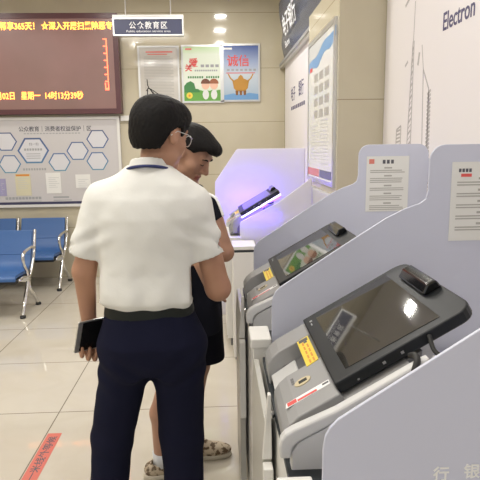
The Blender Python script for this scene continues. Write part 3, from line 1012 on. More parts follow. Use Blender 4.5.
# far white end screens
t = thing('divider_screen', 'low frosted divider in front of the violet-lit kiosk', 'divider', (0.165, 3.93, 0))
prism('panel', Fr((-0.165, 0, 0), (1, 0, 0), (0, 0, 1)), [(0.165, 0), (0.165, 0.965), (0.172, 0.98), (0.19, 0.99), (0.45, 1.118), (0.58, 1.21), (0.706, 1.302), (0.706, 0)], 0, -0.012, M['frost_white'], t, 0.003)
t = thing('divider_screen', 'tall white clipped-corner divider behind the violet-lit kiosk', 'divider', (-0.017, 4.72, 0))
prism('panel', Fr((0.017, 0, 0), (1, 0, 0), (0, 0, 1)), [(-0.017, 0), (-0.017, 1.228), (0.175, 1.505), (0.19, 1.513), (0.78, 1.513), (0.78, 0)], 0, -0.02, M['frost_white'], t, 0.003)

# notices
def notice(x0, x1, z0, z1, y, label, seed):
    t = thing('notice_sheet', label, 'notice', (x0, y, z0))
    fr = Fr((-x0, 0, -z0), (1, 0, 0), (0, 0, 1))
    prism('sheet', fr, [(x0, z0), (x1, z0), (x1, z1), (x0, z1)], 0.0, 0.0012, M['paper'], t)
    w, h = x1 - x0, z1 - z0
    rg = random.Random(seed)
    L = []
    z = z1 - 0.21 * h
    while z > z0 + 0.10 * h:
        n = rg.choice((2, 2, 3))
        L.append((x0 + .42 * w, x0 + .60 * w, z - .003, z + .004))
        z -= .045 * h
        for _ in range(n):
            L.append((x0 + .09 * w, x1 - w * rg.uniform(.08, .22), z - .0018, z + .0022))
            z -= .034 * h
        z -= .03 * h
    rects('text_print', fr, L, .0012, .0017, M['doc_ink'], t)
    return t, fr
t, fr = notice(0.708, 0.912, 1.225, 1.487, 2.499, 'white notice sheet taped to the far lavender divider', 3)
rects('heading_print', fr, [(0.785 + .02 * k, 0.798 + .02 * k, 1.452, 1.470) for k in range(3)], .0012, .0017, M['ink'], t)
rects('red_logo_print', fr, [(0.72, 0.745, 1.452, 1.474)], .0012, .0017, M['salmon'], t)
t, fr = notice(0.742, 0.95, 1.235, 1.487, 1.654, 'white notice sheet with red logo taped to the middle divider', 8)
rects('heading_print', fr, [(0.764 + .011 * k, 0.772 + .011 * k, 1.455, 1.466) for k in range(4)], .0012, .0017, M['ink'], t)
rects('red_logo_print', fr, [(0.772, 0.806, 1.440, 1.450)], .0012, .0017, M['red_ink'], t)

# --- kiosk
E_ = Vector((0.293, 0, 0.168)).normalized()          # up the slope
N_ = Vector((-E_.z, 0, E_.x))
def make_kiosk(label, end=False):
    t = thing('self_service_kiosk', label, 'kiosk', (0.25, 1.25, 0), 'banking kiosks')
    o = Vector((0.25, 1.25, 0))
    XZ = lambda y: Fr((-0.25, y - 1.25, 0), (1, 0, 0), (0, 0, 1))       # (X, Z) drawn in the photo-fitted coordinates; normal = -Y
    def b(name, x0, x1, y0, y1, z0, z1, m, bv=0.003, parent=None):
        return box(name, x0 - .25, x1 - .25, y0 - 1.25, y1 - 1.25, z0, z1, m, parent or t, bv)
    A = Vector((0.249, 0, 1.036))
    def sl(u, n=0.0):
        p = A + E_ * u + N_ * n
        return (p.x, p.z)
    # base cabinet
    y0b = 3.945 - 2.95 if end else 0.835
    xr = 0.68 if end else 0.99
    b('base_cabinet', 0.135, xr, y0b, 1.62, 0.06, 0.86, M['white_metal'])
    b('plinth', 0.16, xr - .02, y0b + .01, 1.61, 0.0, 0.06, M['grey_dark'], 0)
    if not end:
        b('side_ledge', 0.100, 0.168, 0.775, 0.905, 0.898, 0.93, M['white_metal'], .004)
        b('ledge_support', 0.108, 0.166, 0.785, 0.90, 0.0, 0.898, M['white_metal'], .003)
        b('cavity_dark_fill', 0.1355, 0.30, 0.915, 1.61, 0.45, 0.875, M['cavity'], 0)  # solid black box painting in the darkness of the open gap
        bm = bmesh.new()
        bm_prism(bm, XZ(1.20), [(0.100, 0.07), (0.1225, 0.07), (0.1225, 0.870), (0.106, 0.870), (0.100, 0.776)], -0.018, -0.41)
        from_bm('front_door', bm, M['door_shaded'], t, .002)
        bm = bmesh.new()
        bm_prism(bm, XZ(1.20), [(0.0985, 0.776), (0.1225, 0.776), (0.121, 0.948), (0.113, 0.948)], 0.0, -0.0175)
        from_bm('door_edge', bm, M['white_metal'], t, .002)
        b('door_block', 0.0985, 0.1225, 1.165, 1.199, 0.44, 0.772, M['white_metal'], .003)
    if end:
        b('cabinet_door', 0.128, 0.1345, y0b + .015, 1.60, 0.08, 0.80, M['white_metal'], .002)
    # white side band (hook shaped) over a recessed inner cheek
    def band(w):
        topc = [(0.119, 0.905), (0.117, 0.932), (0.121, 0.948), (0.130, 0.960), (0.146, 0.970), (0.236, 1.010), (0.399, 1.104), (0.425, 1.119)]
        lowc = [(0.425, 1.119 - w), (0.399, 1.104 - w), (0.327, 1.104 - w - .038), (0.21, .970), (0.158, .942), (0.148, .932), (0.144, .92), (0.143, 0.905)]
        return topc + lowc
    if not end:
        prism('side_band', XZ(0.998), band(0.026), 0, -0.026, M['white_shell'], t, .006, 3)
        prism('inner_cheek', XZ(1.006), [(0.144, 0.80), (0.144, 0.915), (0.16, .938), (0.21, .965), (0.327, 1.033), (0.42, 1.085), (0.42, 0.80)], 0, -0.03, M['white_shell'], t, .003)
    prism('rear_cheek', XZ(1.52), [(0.15, 0.80), (0.145, 0.90), (0.16, .935), (0.21, .960), (0.42, 1.07), (0.42, 0.80)], 0, -0.03, M['white_shell'], t, .006, 3)
    prism('monitor_arm', XZ(1.20), [(0.40, 0.86), (0.40, 1.06), (0.43, 1.115), (0.47, 1.14), (0.52, 1.14), (0.52, 0.86)], 0, -0.16, M['white_shell'], t, .006, 3)
    # silver console: two humps, recess between them, dark body under the monitor
    def hump(n):
        e = .055 if end else 0
        p = [sl(0.16, n - .022), sl(0.0, n - .022), sl(-0.004, n), sl(-0.105 + e, n), sl(-0.131 + e, n - 0.006), sl(-0.151 + e, n - 0.018), sl(-0.163 + e, n - 0.04)]
        x, z = p[-1]
        return p + [(x + 0.006, z - 0.05), (x + 0.012, 0.885), (x + 0.040, 0.885), (x + 0.044, 0.925), sl(-.06, n - .062), sl(0.16, n - .062)]
    prism('console_body', XZ(1.075), [sl(0.20, -0.037), sl(0.0, -0.037), sl(-0.05, -0.06), (0.165, 0.87), (0.42, 0.87)], 0, -0.43, M['grey_dark'], t, .003)
    prism('console_hump', XZ(1.05), hump(-0.014), 0, -0.205, M['grey_shell'], t, .006, 3)
    prism('console_hump', XZ(1.415), hump(-0.014), 0, -0.095, M['grey_shell'], t, .006, 3)
    rec = [sl(0.0, -0.016), sl(-0.046, -0.016), sl(-0.049, -0.058), sl(-0.112, -0.066), sl(-0.118, -0.095), (0.15, 0.89), (0.25, 0.89)]
    if not end:
        prism('card_recess', XZ(1.256), rec, 0, -0.158, M['grey_mid'], t, .003)
    lip = [sl(-0.078, -0.057), sl(-0.160, -0.064), sl(-0.154, -0.085), sl(-0.078, -0.077)]
    if not end:
        prism('recess_lip', XZ(1.256), lip, 0, -0.158, M['white_shell'], t, .003)
    TF = Fr(Vector((A.x - .25, 0, A.z)), (0, -1, 0), E_)  # on the slope: (-(Y-1.25), u), normal N_
    def tf_pts(l):
        return [(1.25 - y, u) for u, y in l]
    # stickers and slots on the slope
    s = prism('yellow_sticker', TF, tf_pts([(-0.047, 1.405), (-0.012, 1.41), (-0.012, 1.245), (-0.047, 1.24)]), -0.0195, -0.0125, M['yellow'], t)
    rects('text_print', TF, [(1.25 - 1.38 + .028 * k, 1.25 - 1.36 + .028 * k, -.036, -.031) for k in range(5)] + [(1.25 - 1.36 + .03 * k, 1.25 - 1.338 + .03 * k, -.025, -.020) for k in range(4)], -.0126, -.012, M['orange_ink'], s)
    rects('dark_print', TF, [(1.25 - 1.403, 1.25 - 1.385, -.042, -.016), (1.25 - 1.383, 1.25 - 1.372, -.03, -.02)], -.0126, -.012, M['ink'], s)
    s = prism('slot_plate', TF, [(x, y) for x, y in ell_pts(1.25 - 1.182, -.070, .016, .022, 20)], -.014, -.0118, M['beige_plate'], t)
    rects('slot', TF, [(1.25 - 1.188, 1.25 - 1.176, -.080, -.058)], -.0122, -.011, M['black_rubber'], s)
    s = prism('label_strip', TF, tf_pts([(-0.124, 1.126), (-0.128, 1.105), (-0.012, 1.108), (-0.012, 1.128)]), -.014, -.0131, M['white_ink'], t)
    rects('red_print', TF, [(1.25 - 1.124, 1.25 - 1.108, -.122, -.098), (1.25 - 1.116, 1.25 - 1.108, -.096, -.046)], -.0133, -.0127, M['red_ink'], s)
    rects('dark_print', TF, [(1.25 - 1.123, 1.25 - 1.116, -.030, -.014)], -.0133, -.0127, M['ink'], s)
    rects('logo_print', TF, [(1.25 - 1.225 + .012 * k, 1.25 - 1.216 + .012 * k, -.098, -.090) for k in range(3)], -.014, -.0134, M['grey_dark'], t)
    rects('slot', TF, [(1.25 - 1.475, 1.25 - 1.445, -.10, -.03)], -.018, -.0172, M['grey_dark'], t)
    # monitor slab
    def rr(u0, u1, y0, y1, r, n=5):
        pts = []
        for cx, cy, a0 in ((1.25 - y0 - r, u1 - r, 0), (1.25 - y1 + r, u1 - r, 90), (1.25 - y1 + .006, u0 + .006, 180), (1.25 - y0 - .006, u0 + .006, 270)):
            rad = r if a0 < 180 else .006
            for i in range(n + 1):
                a = math.radians(a0 + 90 * i / n)
                pts.append((cx + rad * math.cos(a), cy + rad * math.sin(a)))
        return pts
    m = prism('monitor', TF, rr(-.004, .341, 1.070, 1.502, .04), -0.028, 0.0, M['bezel'], t, .004)
    prism('screen', TF, [(1.25 - y, u) for u, y in ((.034, 1.105), (.034, 1.458), (.271, 1.478), (.271, 1.098))], 0.0, 0.0012, M['glass'], m)
    rects('marking', TF, [(1.25 - 1.462, 1.25 - 1.452, .012, .02), (1.25 - 1.44, 1.25 - 1.425, .012, .016)], 0, .0008, M['soft_ink'], m)
    rects('side_screw', Fr((A.x - .25, 1.070 - 1.25, A.z), E_, N_), [(.11, .117, -.017, -.011), (.155, .162, -.017, -.011), (.045, .05, -.02, -.016)], 0, .001, M['grey_shell'], m)
    # webcam wedge at the top edge
    W3 = Fr(Vector((A.x - .25, 0, A.z)), E_, N_)          # (u, n), normal = -Y or +Y
    sgn = -1 if W3.n.y < 0 else 1
    wd = [(.292, .0), (.287, .008), (.308, .024), (.333, .021), (.337, .0)]
    bm = bmesh.new()
    bm_prism(bm, W3, wd, sgn * (1.225 - 1.25), sgn * (1.40 - 1.25))
    wcam = from_bm('webcam', bm, M['lens'], t, .004)
    # keys and cables at the near side
    b('lock_cylinder', 0.112, 0.135, 1.235, 1.258, 0.862, 0.884, M['chrome'], .008)
    tube('cable_stub', spline([(0.402 - .25, 1.045 - 1.25, 1.105), (0.400 - .25, 1.015 - 1.25, 1.118), (0.397 - .25, .995 - 1.25, 1.115), (0.388 - .25, .985 - 1.25, 1.095)], 5), .007, M['black_rubber'], t)
    tube('cable_stub', spline([(0.45 - .25, 1.07 - 1.25, 1.14), (0.452 - .25, 1.04 - 1.25, 1.115), (0.47 - .25, 1.02 - 1.25, 1.11), (.50 - .25, 1.03 - 1.25, 1.12)], 5), .005, M['black_rubber'], t)
    return t
k1 = make_kiosk('nearest silver banking kiosk with large dark screen and yellow sticker')
k2 = copy_tree(k1)
k2.location = (0.228, 2.10, 0)
for ch in k2.children:
    if ch.name.split('.')[0] in ('side_ledge', 'ledge_support'):
        ch.location.x += 0.02
k2['label'] = 'second silver banking kiosk, between the middle and far lavender dividers'
k3 = make_kiosk('farthest banking kiosk, glowing violet in front of the white divider', end=True)
k3.location = (0.175, 4.20, 0.0)
# violet strips of the far kiosk
o3 = Vector(k3.location)
loc = lambda u, y, n: (0.249 - .25 + E_.x * u + N_.x * n, y - 1.25, 1.036 + E_.z * u + N_.z * n)
tube('light_strip', [loc(-.10, 1.062, -.050), loc(.33, 1.062, -.050)], .006, M['violet'], k3)
tube('light_strip', [loc(-.02, 1.512, -.030), loc(.33, 1.512, -.030)], .006, M['violet'], k3)
tube('light_bar', [loc(-.01, 1.030, -.030), loc(.335, 1.030, -.030)], .007, M['cool_white'], k3)
def vio(name, p, power, rot, sx, sy):
    return area(name, o3 + Vector(p), sx, power, (0.11, 0.04, 1.0), rot, sy)
vio('violet_strip_light', loc(.10, 1.025, -.075), 4.0, (math.radians(-80), 0, 0), .30, .03)
vio('violet_strip_light', loc(.10, 1.56, -.01), 3.0, (math.radians(95), 0, 0), .36, .03)
vio('violet_strip_light', loc(.30, 1.30, -.02), 0.8, (0, math.radians(-90), 0), .03, .36)

# --- white pedestal in front of the far kiosk
t = thing('pedestal_cabinet', 'slim white floor cabinet with dark slot under its cap', 'cabinet', (0.18, 3.77, 0))
box('body', -.08, .085, -.11, .13, 0.02, .80, M['white_metal'], t, .004)
box('dark_band', -.076, .081, -.106, .126, .80, .818, M['cavity'], t)
box('cap', -.082, .087, -.112, .132, .818, .845, M['white_metal'], t, .004)
box('foot', -.07, .075, -.10, .12, 0.0, .02, M['grey_dark'], t)

# ================================================================== PEOPLE
def person_one():
    Y0 = 1.85
    Hh = Loc((-0.188, 1.870, 1.585), *head_axes(42, -14, 2))
    bx = rng(-0.58, 0.14, 0.0065, [(-0.54, -0.41, 0.0032)])
    by = rng(1.68, 2.20, 0.0065, [(1.84, 2.0, 0.0032)])
    bz = rng(0.02, 1.74, 0.0065, [(0.75, 0.90, 0.0032), (1.45, 1.72, 0.004)])
    fl = Field(bx, by, bz)
    fl.add(loft_([(0.80, -.247, Y0, .165, .10), (0.95, -.252, Y0, .14, .095), (1.08, -.25, Y0, .145, .095), (1.25, -.242, Y0, .155, .10), (1.36, -.232, Y0, .15, .09), (1.43, -.225, Y0, .09, .065)]), 0.02)
    fl.add(cap_((-.228, 1.842, 1.40), (-.200, 1.866, 1.535), .058, .053), .03)
    # left arm, hangs and holds the tablet
    fl.add(cap_((-.40, Y0, 1.375), (-.474, 1.842, 1.12), .048, .039), .02)
    fl.add(cap_((-.474, 1.842, 1.12), (-.483, 1.899, 0.898), .039, .026), .02)
    hand(fl, (-.480, 1.897, .885), (-.26, .28, -.96), (.587, -.757, -.38), (.78, .62, -.03), (68, 104, 18), thumb=(22, 4), opp=0.0)
    # right arm, bent with the forearm forward
    fl.add(cap_((-.072, Y0, 1.345), (-.004, 1.868, 1.038), .047, .044), .02)
    fl.add(cap_((-.004, 1.868, 1.038), (-.075, 2.075, 1.095), .044, .030), .02)
    hand(fl, (-.078, 2.08, 1.096), (-.75, .45, .15), (0, -.3, -1), (0.3, 1, 0), (35, 45, 25))
    # legs inside the trousers
    for hx, kx, ax in ((-.335, -.41, -.452), (-.16, -.153, -.15)):
        fl.add(cap_((hx, Y0, .84), (kx, Y0 + .01, .48), .075, .05), .03)
        fl.add(cap_((kx, Y0 + .01, .48), (ax, Y0 - .01, .07), .05, .036), .02)
    head(fl, Hh)
    pm = field_obj('person', fl, [M['skin'], M['lips']], None, 2, lips_pick(Hh))
    tag(pm, 'person in white short-sleeved shirt and navy trousers, standing with back turned', 'person')
    # hair
    hl = Hh.w((0, 0, 0))
    hf = hair_field(Hh, hl - .14, hl + np.array([.15, .15, .16]), .004,
                    [((0, -.018, .046), (.090, .106, .088)), ((0, .030, .070), (.078, .064, .058)), ((0, -.055, .006), (.079, .060, .088))],
                    [(-.14, -.070), (-.08, -.066), (-.045, -.056), (-.03, .0), (-.005, .028), (.02, .030), (.03, -.004), (.045, .0), (.055, .05), (.075, .072), (.12, .08)])
    field_obj('hair', hf, M['hair'], pm, 1)
    strands = bmesh.new()
    for pts in ([(-.03, -.03, .125), (-.05, -.04, .150), (-.075, -.03, .155), (-.095, -.01, .135)], [(-.035, -.02, .12), (-.065, .0, .142), (-.085, -.02, .165), (-.088, -.03, .19)], [(.0, -.04, .13), (-.03, -.06, .145), (-.055, -.05, .142)]):
        bm_tube(strands, spline([Hh.w(p) for p in pts], 6), .0016, 5)
    from_bm('hair_strands', strands, M['hair'], pm, smooth=True)
    # eyes, brows
    features(Hh, pm, open_eyes=True)
    # glasses
    g = bmesh.new()
    for s in (-1, 1):
        ring = [Hh.w((s * .033 + .024 * math.cos(a), .100 - .010 * abs(math.cos(a)) * (1 if math.cos(a) * s > 0 else 0), .004 + .019 * math.sin(a))) for a in np.linspace(0, 2 * math.pi, 21)]
        bm_tube(g, ring, .0016, 6, False)
        bm_tube(g, [Hh.w((s * .056, .094, .012)), Hh.w((s * .076, .05, .016)), Hh.w((s * .083, -.005, .014)), Hh.w((s * .082, -.03, -.006))], .0016, 6)
    bm_tube(g, [Hh.w((-.010, .103, .008)), Hh.w((0, .106, .011)), Hh.w((.010, .103, .008))], .0014, 6)
    from_bm('glasses', g, M['alu'], pm, smooth=True)
    # shirt
    sx, sy, sz = rng(-.58, .13, .0062), rng(1.66, 2.04, .0062), rng(.95, 1.52, .0062)
    sf = Field(sx, sy, sz)
    sf.add(loft_([(.998, -.2525, Y0, .156, .112), (1.018, -.254, Y0, .171, .124), (1.055, -.256, Y0, .171, .122), (1.12, -.253, Y0, .166, .117), (1.22, -.246, Y0, .173, .121), (1.31, -.238, Y0, .186, .122), (1.375, -.232, Y0, .176, .113), (1.42, -.226, Y0, .135, .097), (1.46, -.232, Y0, .088, .078), (1.478, -.234, Y0, .07, .07)], 2.4), .01)
    sf.add(cap_((-.225, 1.845, 1.435), (-.390, Y0, 1.372), .052, .056), .05)
    sf.add(cap_((-.225, 1.845, 1.435), (-.080, Y0, 1.350), .052, .055), .05)
    sf.add(cap_((-.396, Y0, 1.362), (-.484, 1.845, 1.13), .066, .062), .025)
    sf.add(cap_((-.084, Y0, 1.345), (-.022, 1.86, 1.10), .058, .072), .03)
    sf.everywhere(lambda F, X, Y, Z: F + .0038 * wob(X, Y, Z, 30, .7) + .0016 * wob(X, Y, Z, 75, 2.2)
                  + .0030 * np.sin(X * 62 + 2.2 * np.sin(Z * 16)) * np.clip((1.20 - Z) / .2, 0, 1)
                  + .0028 * np.sin((Z + 0.5 * np.abs(X + .245)) * 95) * np.exp(-((Z - 1.245) / .05) ** 2) * np.clip((np.abs(X + .245) - .07) / .08, 0, 1))
    # sleeve ends
    sf.cut(half_((-.474, Y0, 1.178), (-.30, 0, -.954), (-.60, 1.70, 1.02), (-.415, 2.0, 1.26)))
    sf.cut(half_((-.030, Y0, 1.163), (.30, 0.02, -.954), (-.098, 1.70, 1.0), (.15, 2.0, 1.26)))
    sf.cut(cap_((-.466, 1.845, 1.21), (-.49, 1.842, 1.08), .048, .047))
    sf.cut(cap_((-.033, 1.862, 1.20), (-.000, 1.872, 1.05), .056, .056))
    shirt = field_obj('shirt', sf, M['shirt'], pm, 2)
    # collar
    cf = Field(rng(-.34, -.13, .0026), rng(1.74, 1.96, .0026), rng(1.43, 1.56, .0026))
    cf.add(loft_([(1.44, -.236, 1.846, .080, .082), (1.475, -.232, 1.848, .071, .074), (1.515, -.225, 1.855, .064, .067)], 2.1), 0)
    cf.cut(loft_([(1.40, -.237, 1.846, .067, .069), (1.475, -.230, 1.849, .062, .065), (1.56, -.221, 1.858, .058, .060)], 2.1))
    cf.cut(half_((-.225, 1.80, 1.511), (.04, .28, 1), (-.4, 1.6, 1.3), (0, 2.1, 1.7)))
    field_obj('collar', cf, M['shirt'], shirt, 1)
    # lanyard
    lp = []
    for a in np.linspace(-150, 150, 31):
        r = math.radians(a)
        lp.append((-.232 - .077 * math.sin(r), 1.848 - .080 * math.cos(r), 1.497 - .045 * (1 - math.cos(r)) / 2 - .012))
    lp = [(-.245, 1.962, 1.20), (-.19, 1.965, 1.36)][::1] + lp[::-1][2:-2] + [(-.25, 1.968, 1.36), (-.245, 1.965, 1.20)]
    tube('lanyard', spline(lp, 3), .0055, M['lanyard'], pm, 8)
    # trousers
    tf = Field(rng(-.57, .04, .0065), rng(1.66, 2.04, .0065), rng(.01, 1.02, .0065))
    tf.add(loft_([(.745, -.247, Y0, .150, .10), (.79, -.2465, Y0, .176, .122), (.86, -.247, Y0 - .003, .187, .135), (.92, -.25, Y0, .172, .126), (.985, -.2525, Y0, .153, .112)], 2.5), .01)
    for hx, kx, ax, rh, rk, ra in ((-.340, -.413, -.455, .096, .077, .070), (-.154, -.153, -.148, .098, .082, .070)):
        tf.add(cap_((hx, Y0, .82), (kx, Y0 + .005, .47), rh, rk), .045)
        tf.add(cap_((kx, Y0 + .005, .47), (ax, Y0 - .01, .10), rk, ra), .02)
    tf.cut(half_((0, 0, .045), (0, 0, -1), (-.7, 1.5, 0), (.2, 2.2, .10)))
    tf.everywhere(lambda F, X, Y, Z: F + .003 * wob(X, Y, Z, 22, 1.1) + .0012 * np.sin(Z * 60 + 22 * X + 2 * np.sin(Y * 20)) * np.exp(-((Z - .46) / .10) ** 2)
                  + .0045 * np.sin((Z - .8 * np.abs(X + .247)) * 62) * np.exp(-((Z - .76) / .08) ** 2))
    field_obj('trousers', tf, M['navy_cloth'], pm, 2)
    bf = Field(rng(-.45, -.06, .006), rng(1.70, 2.0, .006), rng(.93, 1.03, .005))
    bf.add(loft_([(.962, -.2515, Y0, .161, .118), (1.004, -.2525, Y0, .154, .113)], 2.5), 0)
    field_obj('belt', bf, M['belt'], pm, 1)
    for x in (-.455, -.148):
        shoe(pm, Loc((x, 1.86, 0), (1, 0, 0), (0, 1, 0), (0, 0, 1)), M['shoe_black'], M['black_rubber'])
    return pm

def head_axes(yaw_right, pitch, roll):
    """Axes of a head that looks along +Y turned yaw_right degrees to the right, pitch up."""
    y = math.radians(yaw_right)
    f = Vector((math.sin(y), math.cos(y), 0))
    r = Vector((math.cos(y), -math.sin(y), 0))
    q = Matrix.Rotation(math.radians(pitch), 3, r)
    f = q @ f
    u = q @ Vector((0, 0, 1))
    q = Matrix.Rotation(math.radians(roll), 3, f)
    return tuple(q @ r), tuple(f), tuple(q @ u)

def features(H, parent, open_eyes):
    for s in (-1, 1):
        bm = bmesh.new()
        bm_tube(bm, [H.w((s * .013, .0885, .027)), H.w((s * .024, .0895, .031)), H.w((s * .036, .086, .032)), H.w((s * .049, .0765, .027))], [.0024, .0034, .0032, .002], 6)
        from_bm('eyebrow', bm, M['hair'], parent, smooth=True)
        bm = bmesh.new()
        bm_tube(bm, [H.w((s * .019, .0835, .004)), H.w((s * .031, .0875, .0035 if not open_eyes else .006)), H.w((s * .044, .079, .004))], [.0016, .0024, .0014], 6)
        from_bm('eyelash_line', bm, M['hair'], parent, smooth=True)

def shoe(parent, L, upper, sole):
    """L: origin under the ankle, +y to the toe."""
    cs = [L.w(p) for p in ((-.06, -.11, -.01), (.06, .22, .13), (-.06, .22, 0), (.06, -.11, .13))]
    lo = np.min(cs, 0) - .015
    hi = np.max(cs, 0) + .015
    def fld():
        return Field(rng(lo[0], hi[0], .0045), rng(lo[1], hi[1], .0045), rng(-.008, .14, .0045))
    f = fld()
    f.add(ell_(L, (0, .09, .038), (.044, .105, .036)), .01)
    f.add(ell_(L, (0, -.035, .045), (.036, .055, .044)), .03)
    f.add(ell_(L, (0, .02, .060), (.035, .065, .040)), .03)
    f.cut(cap_(L.w((0, -.022, .075)), L.w((0, -.03, .16)), .032, .036))
    f.cut(half_((0, 0, .014), (0, 0, -1), lo - .05, hi + .05))
    up_ = field_obj('shoe', f, upper, parent, 1)
    f = fld()
    f.add(ell_(L, (0, .085, .012), (.047, .112, .040)), .01)
    f.add(ell_(L, (0, -.035, .012), (.039, .060, .040)), .03)
    f.cut(half_((0, 0, .024), (0, 0, 1), lo - .05, hi + .05))
    f.cut(half_((0, 0, .001), (0, 0, -1), lo - .05, hi + .05))
    field_obj('sole', f, sole, up_, 0)

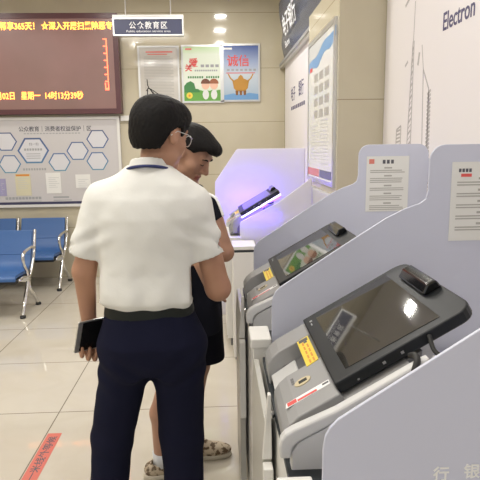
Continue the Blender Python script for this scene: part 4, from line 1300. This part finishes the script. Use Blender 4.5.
def person_two():
    H2 = Loc((-0.112, 2.315, 1.515), *head_axes(112, -38, 0))
    fl = Field(rng(-.42, .14, .0065, [(-.24, .07, .0045)]), rng(2.10, 2.66, .0065, [(2.22, 2.42, .0045)]), rng(.02, 1.66, .0065, [(1.36, 1.64, .0042)]))
    fl.add(loft_([(.80, -.135, 2.37, .10, .145), (.95, -.135, 2.37, .09, .135), (1.10, -.125, 2.37, .095, .14), (1.25, -.135, 2.365, .10, .150), (1.31, -.13, 2.36, .085, .135), (1.36, -.125, 2.355, .06, .075)]), .02)
    fl.add(cap_((-.13, 2.352, 1.31), (-.145, 2.335, 1.45), .060, .054), .03)
    # near (right) arm: elbow out, forearm across the front
    fl.add(cap_((-.034, 2.21, 1.285), (.026, 2.185, 1.105), .046, .038), .02)
    fl.add(cap_((.026, 2.185, 1.105), (.022, 2.405, 1.105), .038, .027), .015)
    hand(fl, (.022, 2.41, 1.105), (-.05, 1, .05), (-1, 0, 0), (0, 0, 1), (25, 35, 20))
    # far (left) arm
    fl.add(cap_((-.105, 2.515, 1.28), (-.06, 2.575, 1.06), .046, .038), .02)
    fl.add(cap_((-.06, 2.575, 1.06), (-.05, 2.57, .87), .037, .027), .015)
    hand(fl, (-.05, 2.57, .868), (.05, 0, -1), (0, -1, 0), (1, 0, 0), (25, 30, 20))
    # legs
    for hx, hy, kx, ky, ax, ay in ((-.165, 2.30, -.235, 2.295, -.290, 2.31), (-.105, 2.45, -.108, 2.455, -.145, 2.455)):
        fl.add(cap_((hx, hy, .84), (kx, ky, .49), .078, .054), .02)
        fl.add(cap_((kx, ky, .49), (kx * .4 + ax * .6 - .012, ky, .33), .052, .053), .02)
        fl.add(cap_((kx * .4 + ax * .6 - .012, ky, .33), (ax, ay, .07), .050, .034), .02)
    head(fl, H2)
    pm = field_obj('person', fl, [M['skin_tan'], M['lips']], None, 2, lips_pick(H2))
    tag(pm, 'person in dark shirt and shorts with bowed head, bending to the kiosks', 'person')
    hl = H2.w((0, 0, 0))
    hf = hair_field(H2, hl - .16, hl + .17, .0042,
                    [((0, -.012, .046), (.083, .102, .082)), ((0, .048, .076), (.064, .058, .040)), ((0, .076, .082), (.046, .034, .022))],
                    [(-.14, -.055), (-.06, -.045), (-.03, .0), (-.01, .030), (.035, .032), (.05, .05), (.07, .066), (.12, .058), (.14, .06)])
    field_obj('hair', hf, M['hair'], pm, 1)
    features(H2, pm, open_eyes=False)
    # jersey
    jf = Field(rng(-.34, .12, .0065), rng(2.10, 2.66, .0065), rng(.80, 1.44, .0065))
    jf.add(loft_([(.83, -.13, 2.37, .135, .178), (.95, -.13, 2.37, .128, .172), (1.10, -.12, 2.37, .125, .17), (1.23, -.13, 2.365, .125, .172), (1.30, -.13, 2.36, .105, .145), (1.355, -.13, 2.355, .075, .09), (1.375, -.13, 2.35, .065, .07)]), .01)
    jf.add(cap_((-.13, 2.35, 1.325), (-.050, 2.21, 1.290), .055, .058), .03)
    jf.add(cap_((-.13, 2.35, 1.325), (-.105, 2.515, 1.285), .055, .056), .03)
    jf.add(cap_((-.050, 2.21, 1.290), (-.002, 2.197, 1.175), .060, .056), .02)
    jf.add(cap_((-.105, 2.515, 1.285), (-.08, 2.545, 1.17), .060, .058), .02)
    jf.everywhere(lambda F, X, Y, Z: F + .004 * wob(X, Y, Z, 32, .4))
    jf.cut(half_((-.02, 2.20, 1.235), (.42, -.06, -.90), (-.10, 2.0, 1.05), (.2, 2.236, 1.27)))
    jf.cut(half_((-.09, 2.545, 1.21), (.20, .10, -.95), (-.2, 2.515, 1.05), (.2, 2.72, 1.25)))
    jf.cut(half_((0, 0, .845), (0, 0, -1), (-.5, 2.0, .7), (.2, 2.8, .9)))
    js = field_obj('jersey', jf, M['dark_cloth'], pm, 2)
    tube('shoulder_stripe', spline([(-.038, 2.20, 1.352), (-.006, 2.172, 1.335), (.012, 2.157, 1.298), (.024, 2.152, 1.262)], 5), .006, M['white_ink'], js)
    # shorts
    sf = Field(rng(-.40, .10, .0065), rng(2.12, 2.64, .0065), rng(.45, .95, .0065))
    sf.add(loft_([(.72, -.13, 2.37, .135, .182), (.85, -.13, 2.37, .130, .178), (.93, -.13, 2.37, .12, .168)]), .01)
    sf.add(cap_((-.155, 2.30, .80), (-.225, 2.295, .52), .105, .098), .02)
    sf.add(cap_((-.095, 2.45, .80), (-.078, 2.455, .52), .108, .100), .02)
    sf.everywhere(lambda F, X, Y, Z: F + .005 * wob(X, Y, Z, 28, 1.9))
    sf.cut(half_((0, 0, .525), (0, 0, -1), (-.6, 2.0, .3), (.3, 2.8, .60)))
    for kx, ky in ((-.228, 2.295), (-.09, 2.455)):
        sf.cut(cap_((kx, ky, .56), (kx, ky, .40), .075, .088))
    field_obj('shorts', sf, M['dark_cloth'], pm, 2)
    for ax, ay in ((-.290, 2.31), (-.145, 2.455)):
        bm = bmesh.new()
        bm_tube(bm, [(ax, ay, .055), (ax, ay, .09), (ax + .001, ay, .125)], [.042, .041, .044], 16)
        from_bm('sock', bm, M['sock'], pm, smooth=True)
    shoe(pm, Loc((-.285, 2.31, 0), (0.25, -1, 0), (1, .25, 0), (0, 0, 1)), M['sneaker'], M['sole'])
    shoe(pm, Loc((-.150, 2.455, 0), (0, -1, 0), (1, 0, 0), (0, 0, 1)), M['sneaker'], M['sole'])
    return pm

person_one()
person_two()

# --- tablet in the left hand
TU = Vector((.78, .62, -.03))
TV = Vector((.26, -.28, .96))
TU.normalize()
TV = (TV - TU * TV.dot(TU)).normalized()
t = thing('tablet', 'black tablet with silver rim held against the navy trousers', 'tablet', (-.534, 1.853, .808))
fr = Fr((0, 0, 0), TU, TV)
def rrect(x0, x1, y0, y1, r, n=5):
    pts = []
    for cx, cy, a0 in ((x1 - r, y1 - r, 0), (x0 + r, y1 - r, 90), (x0 + r, y0 + r, 180), (x1 - r, y0 + r, 270)):
        pts += [(cx + r * math.cos(math.radians(a0 + 90 * i / n)), cy + r * math.sin(math.radians(a0 + 90 * i / n))) for i in range(n + 1)]
    return pts
prism('casing', fr, rrect(0, .112, 0, .140, .008), -.006, 0, M['alu'], t, .0015)
prism('screen', fr, rrect(.018, .108, .006, .134, .004), 0, .0008, M['tablet_glass'], t)
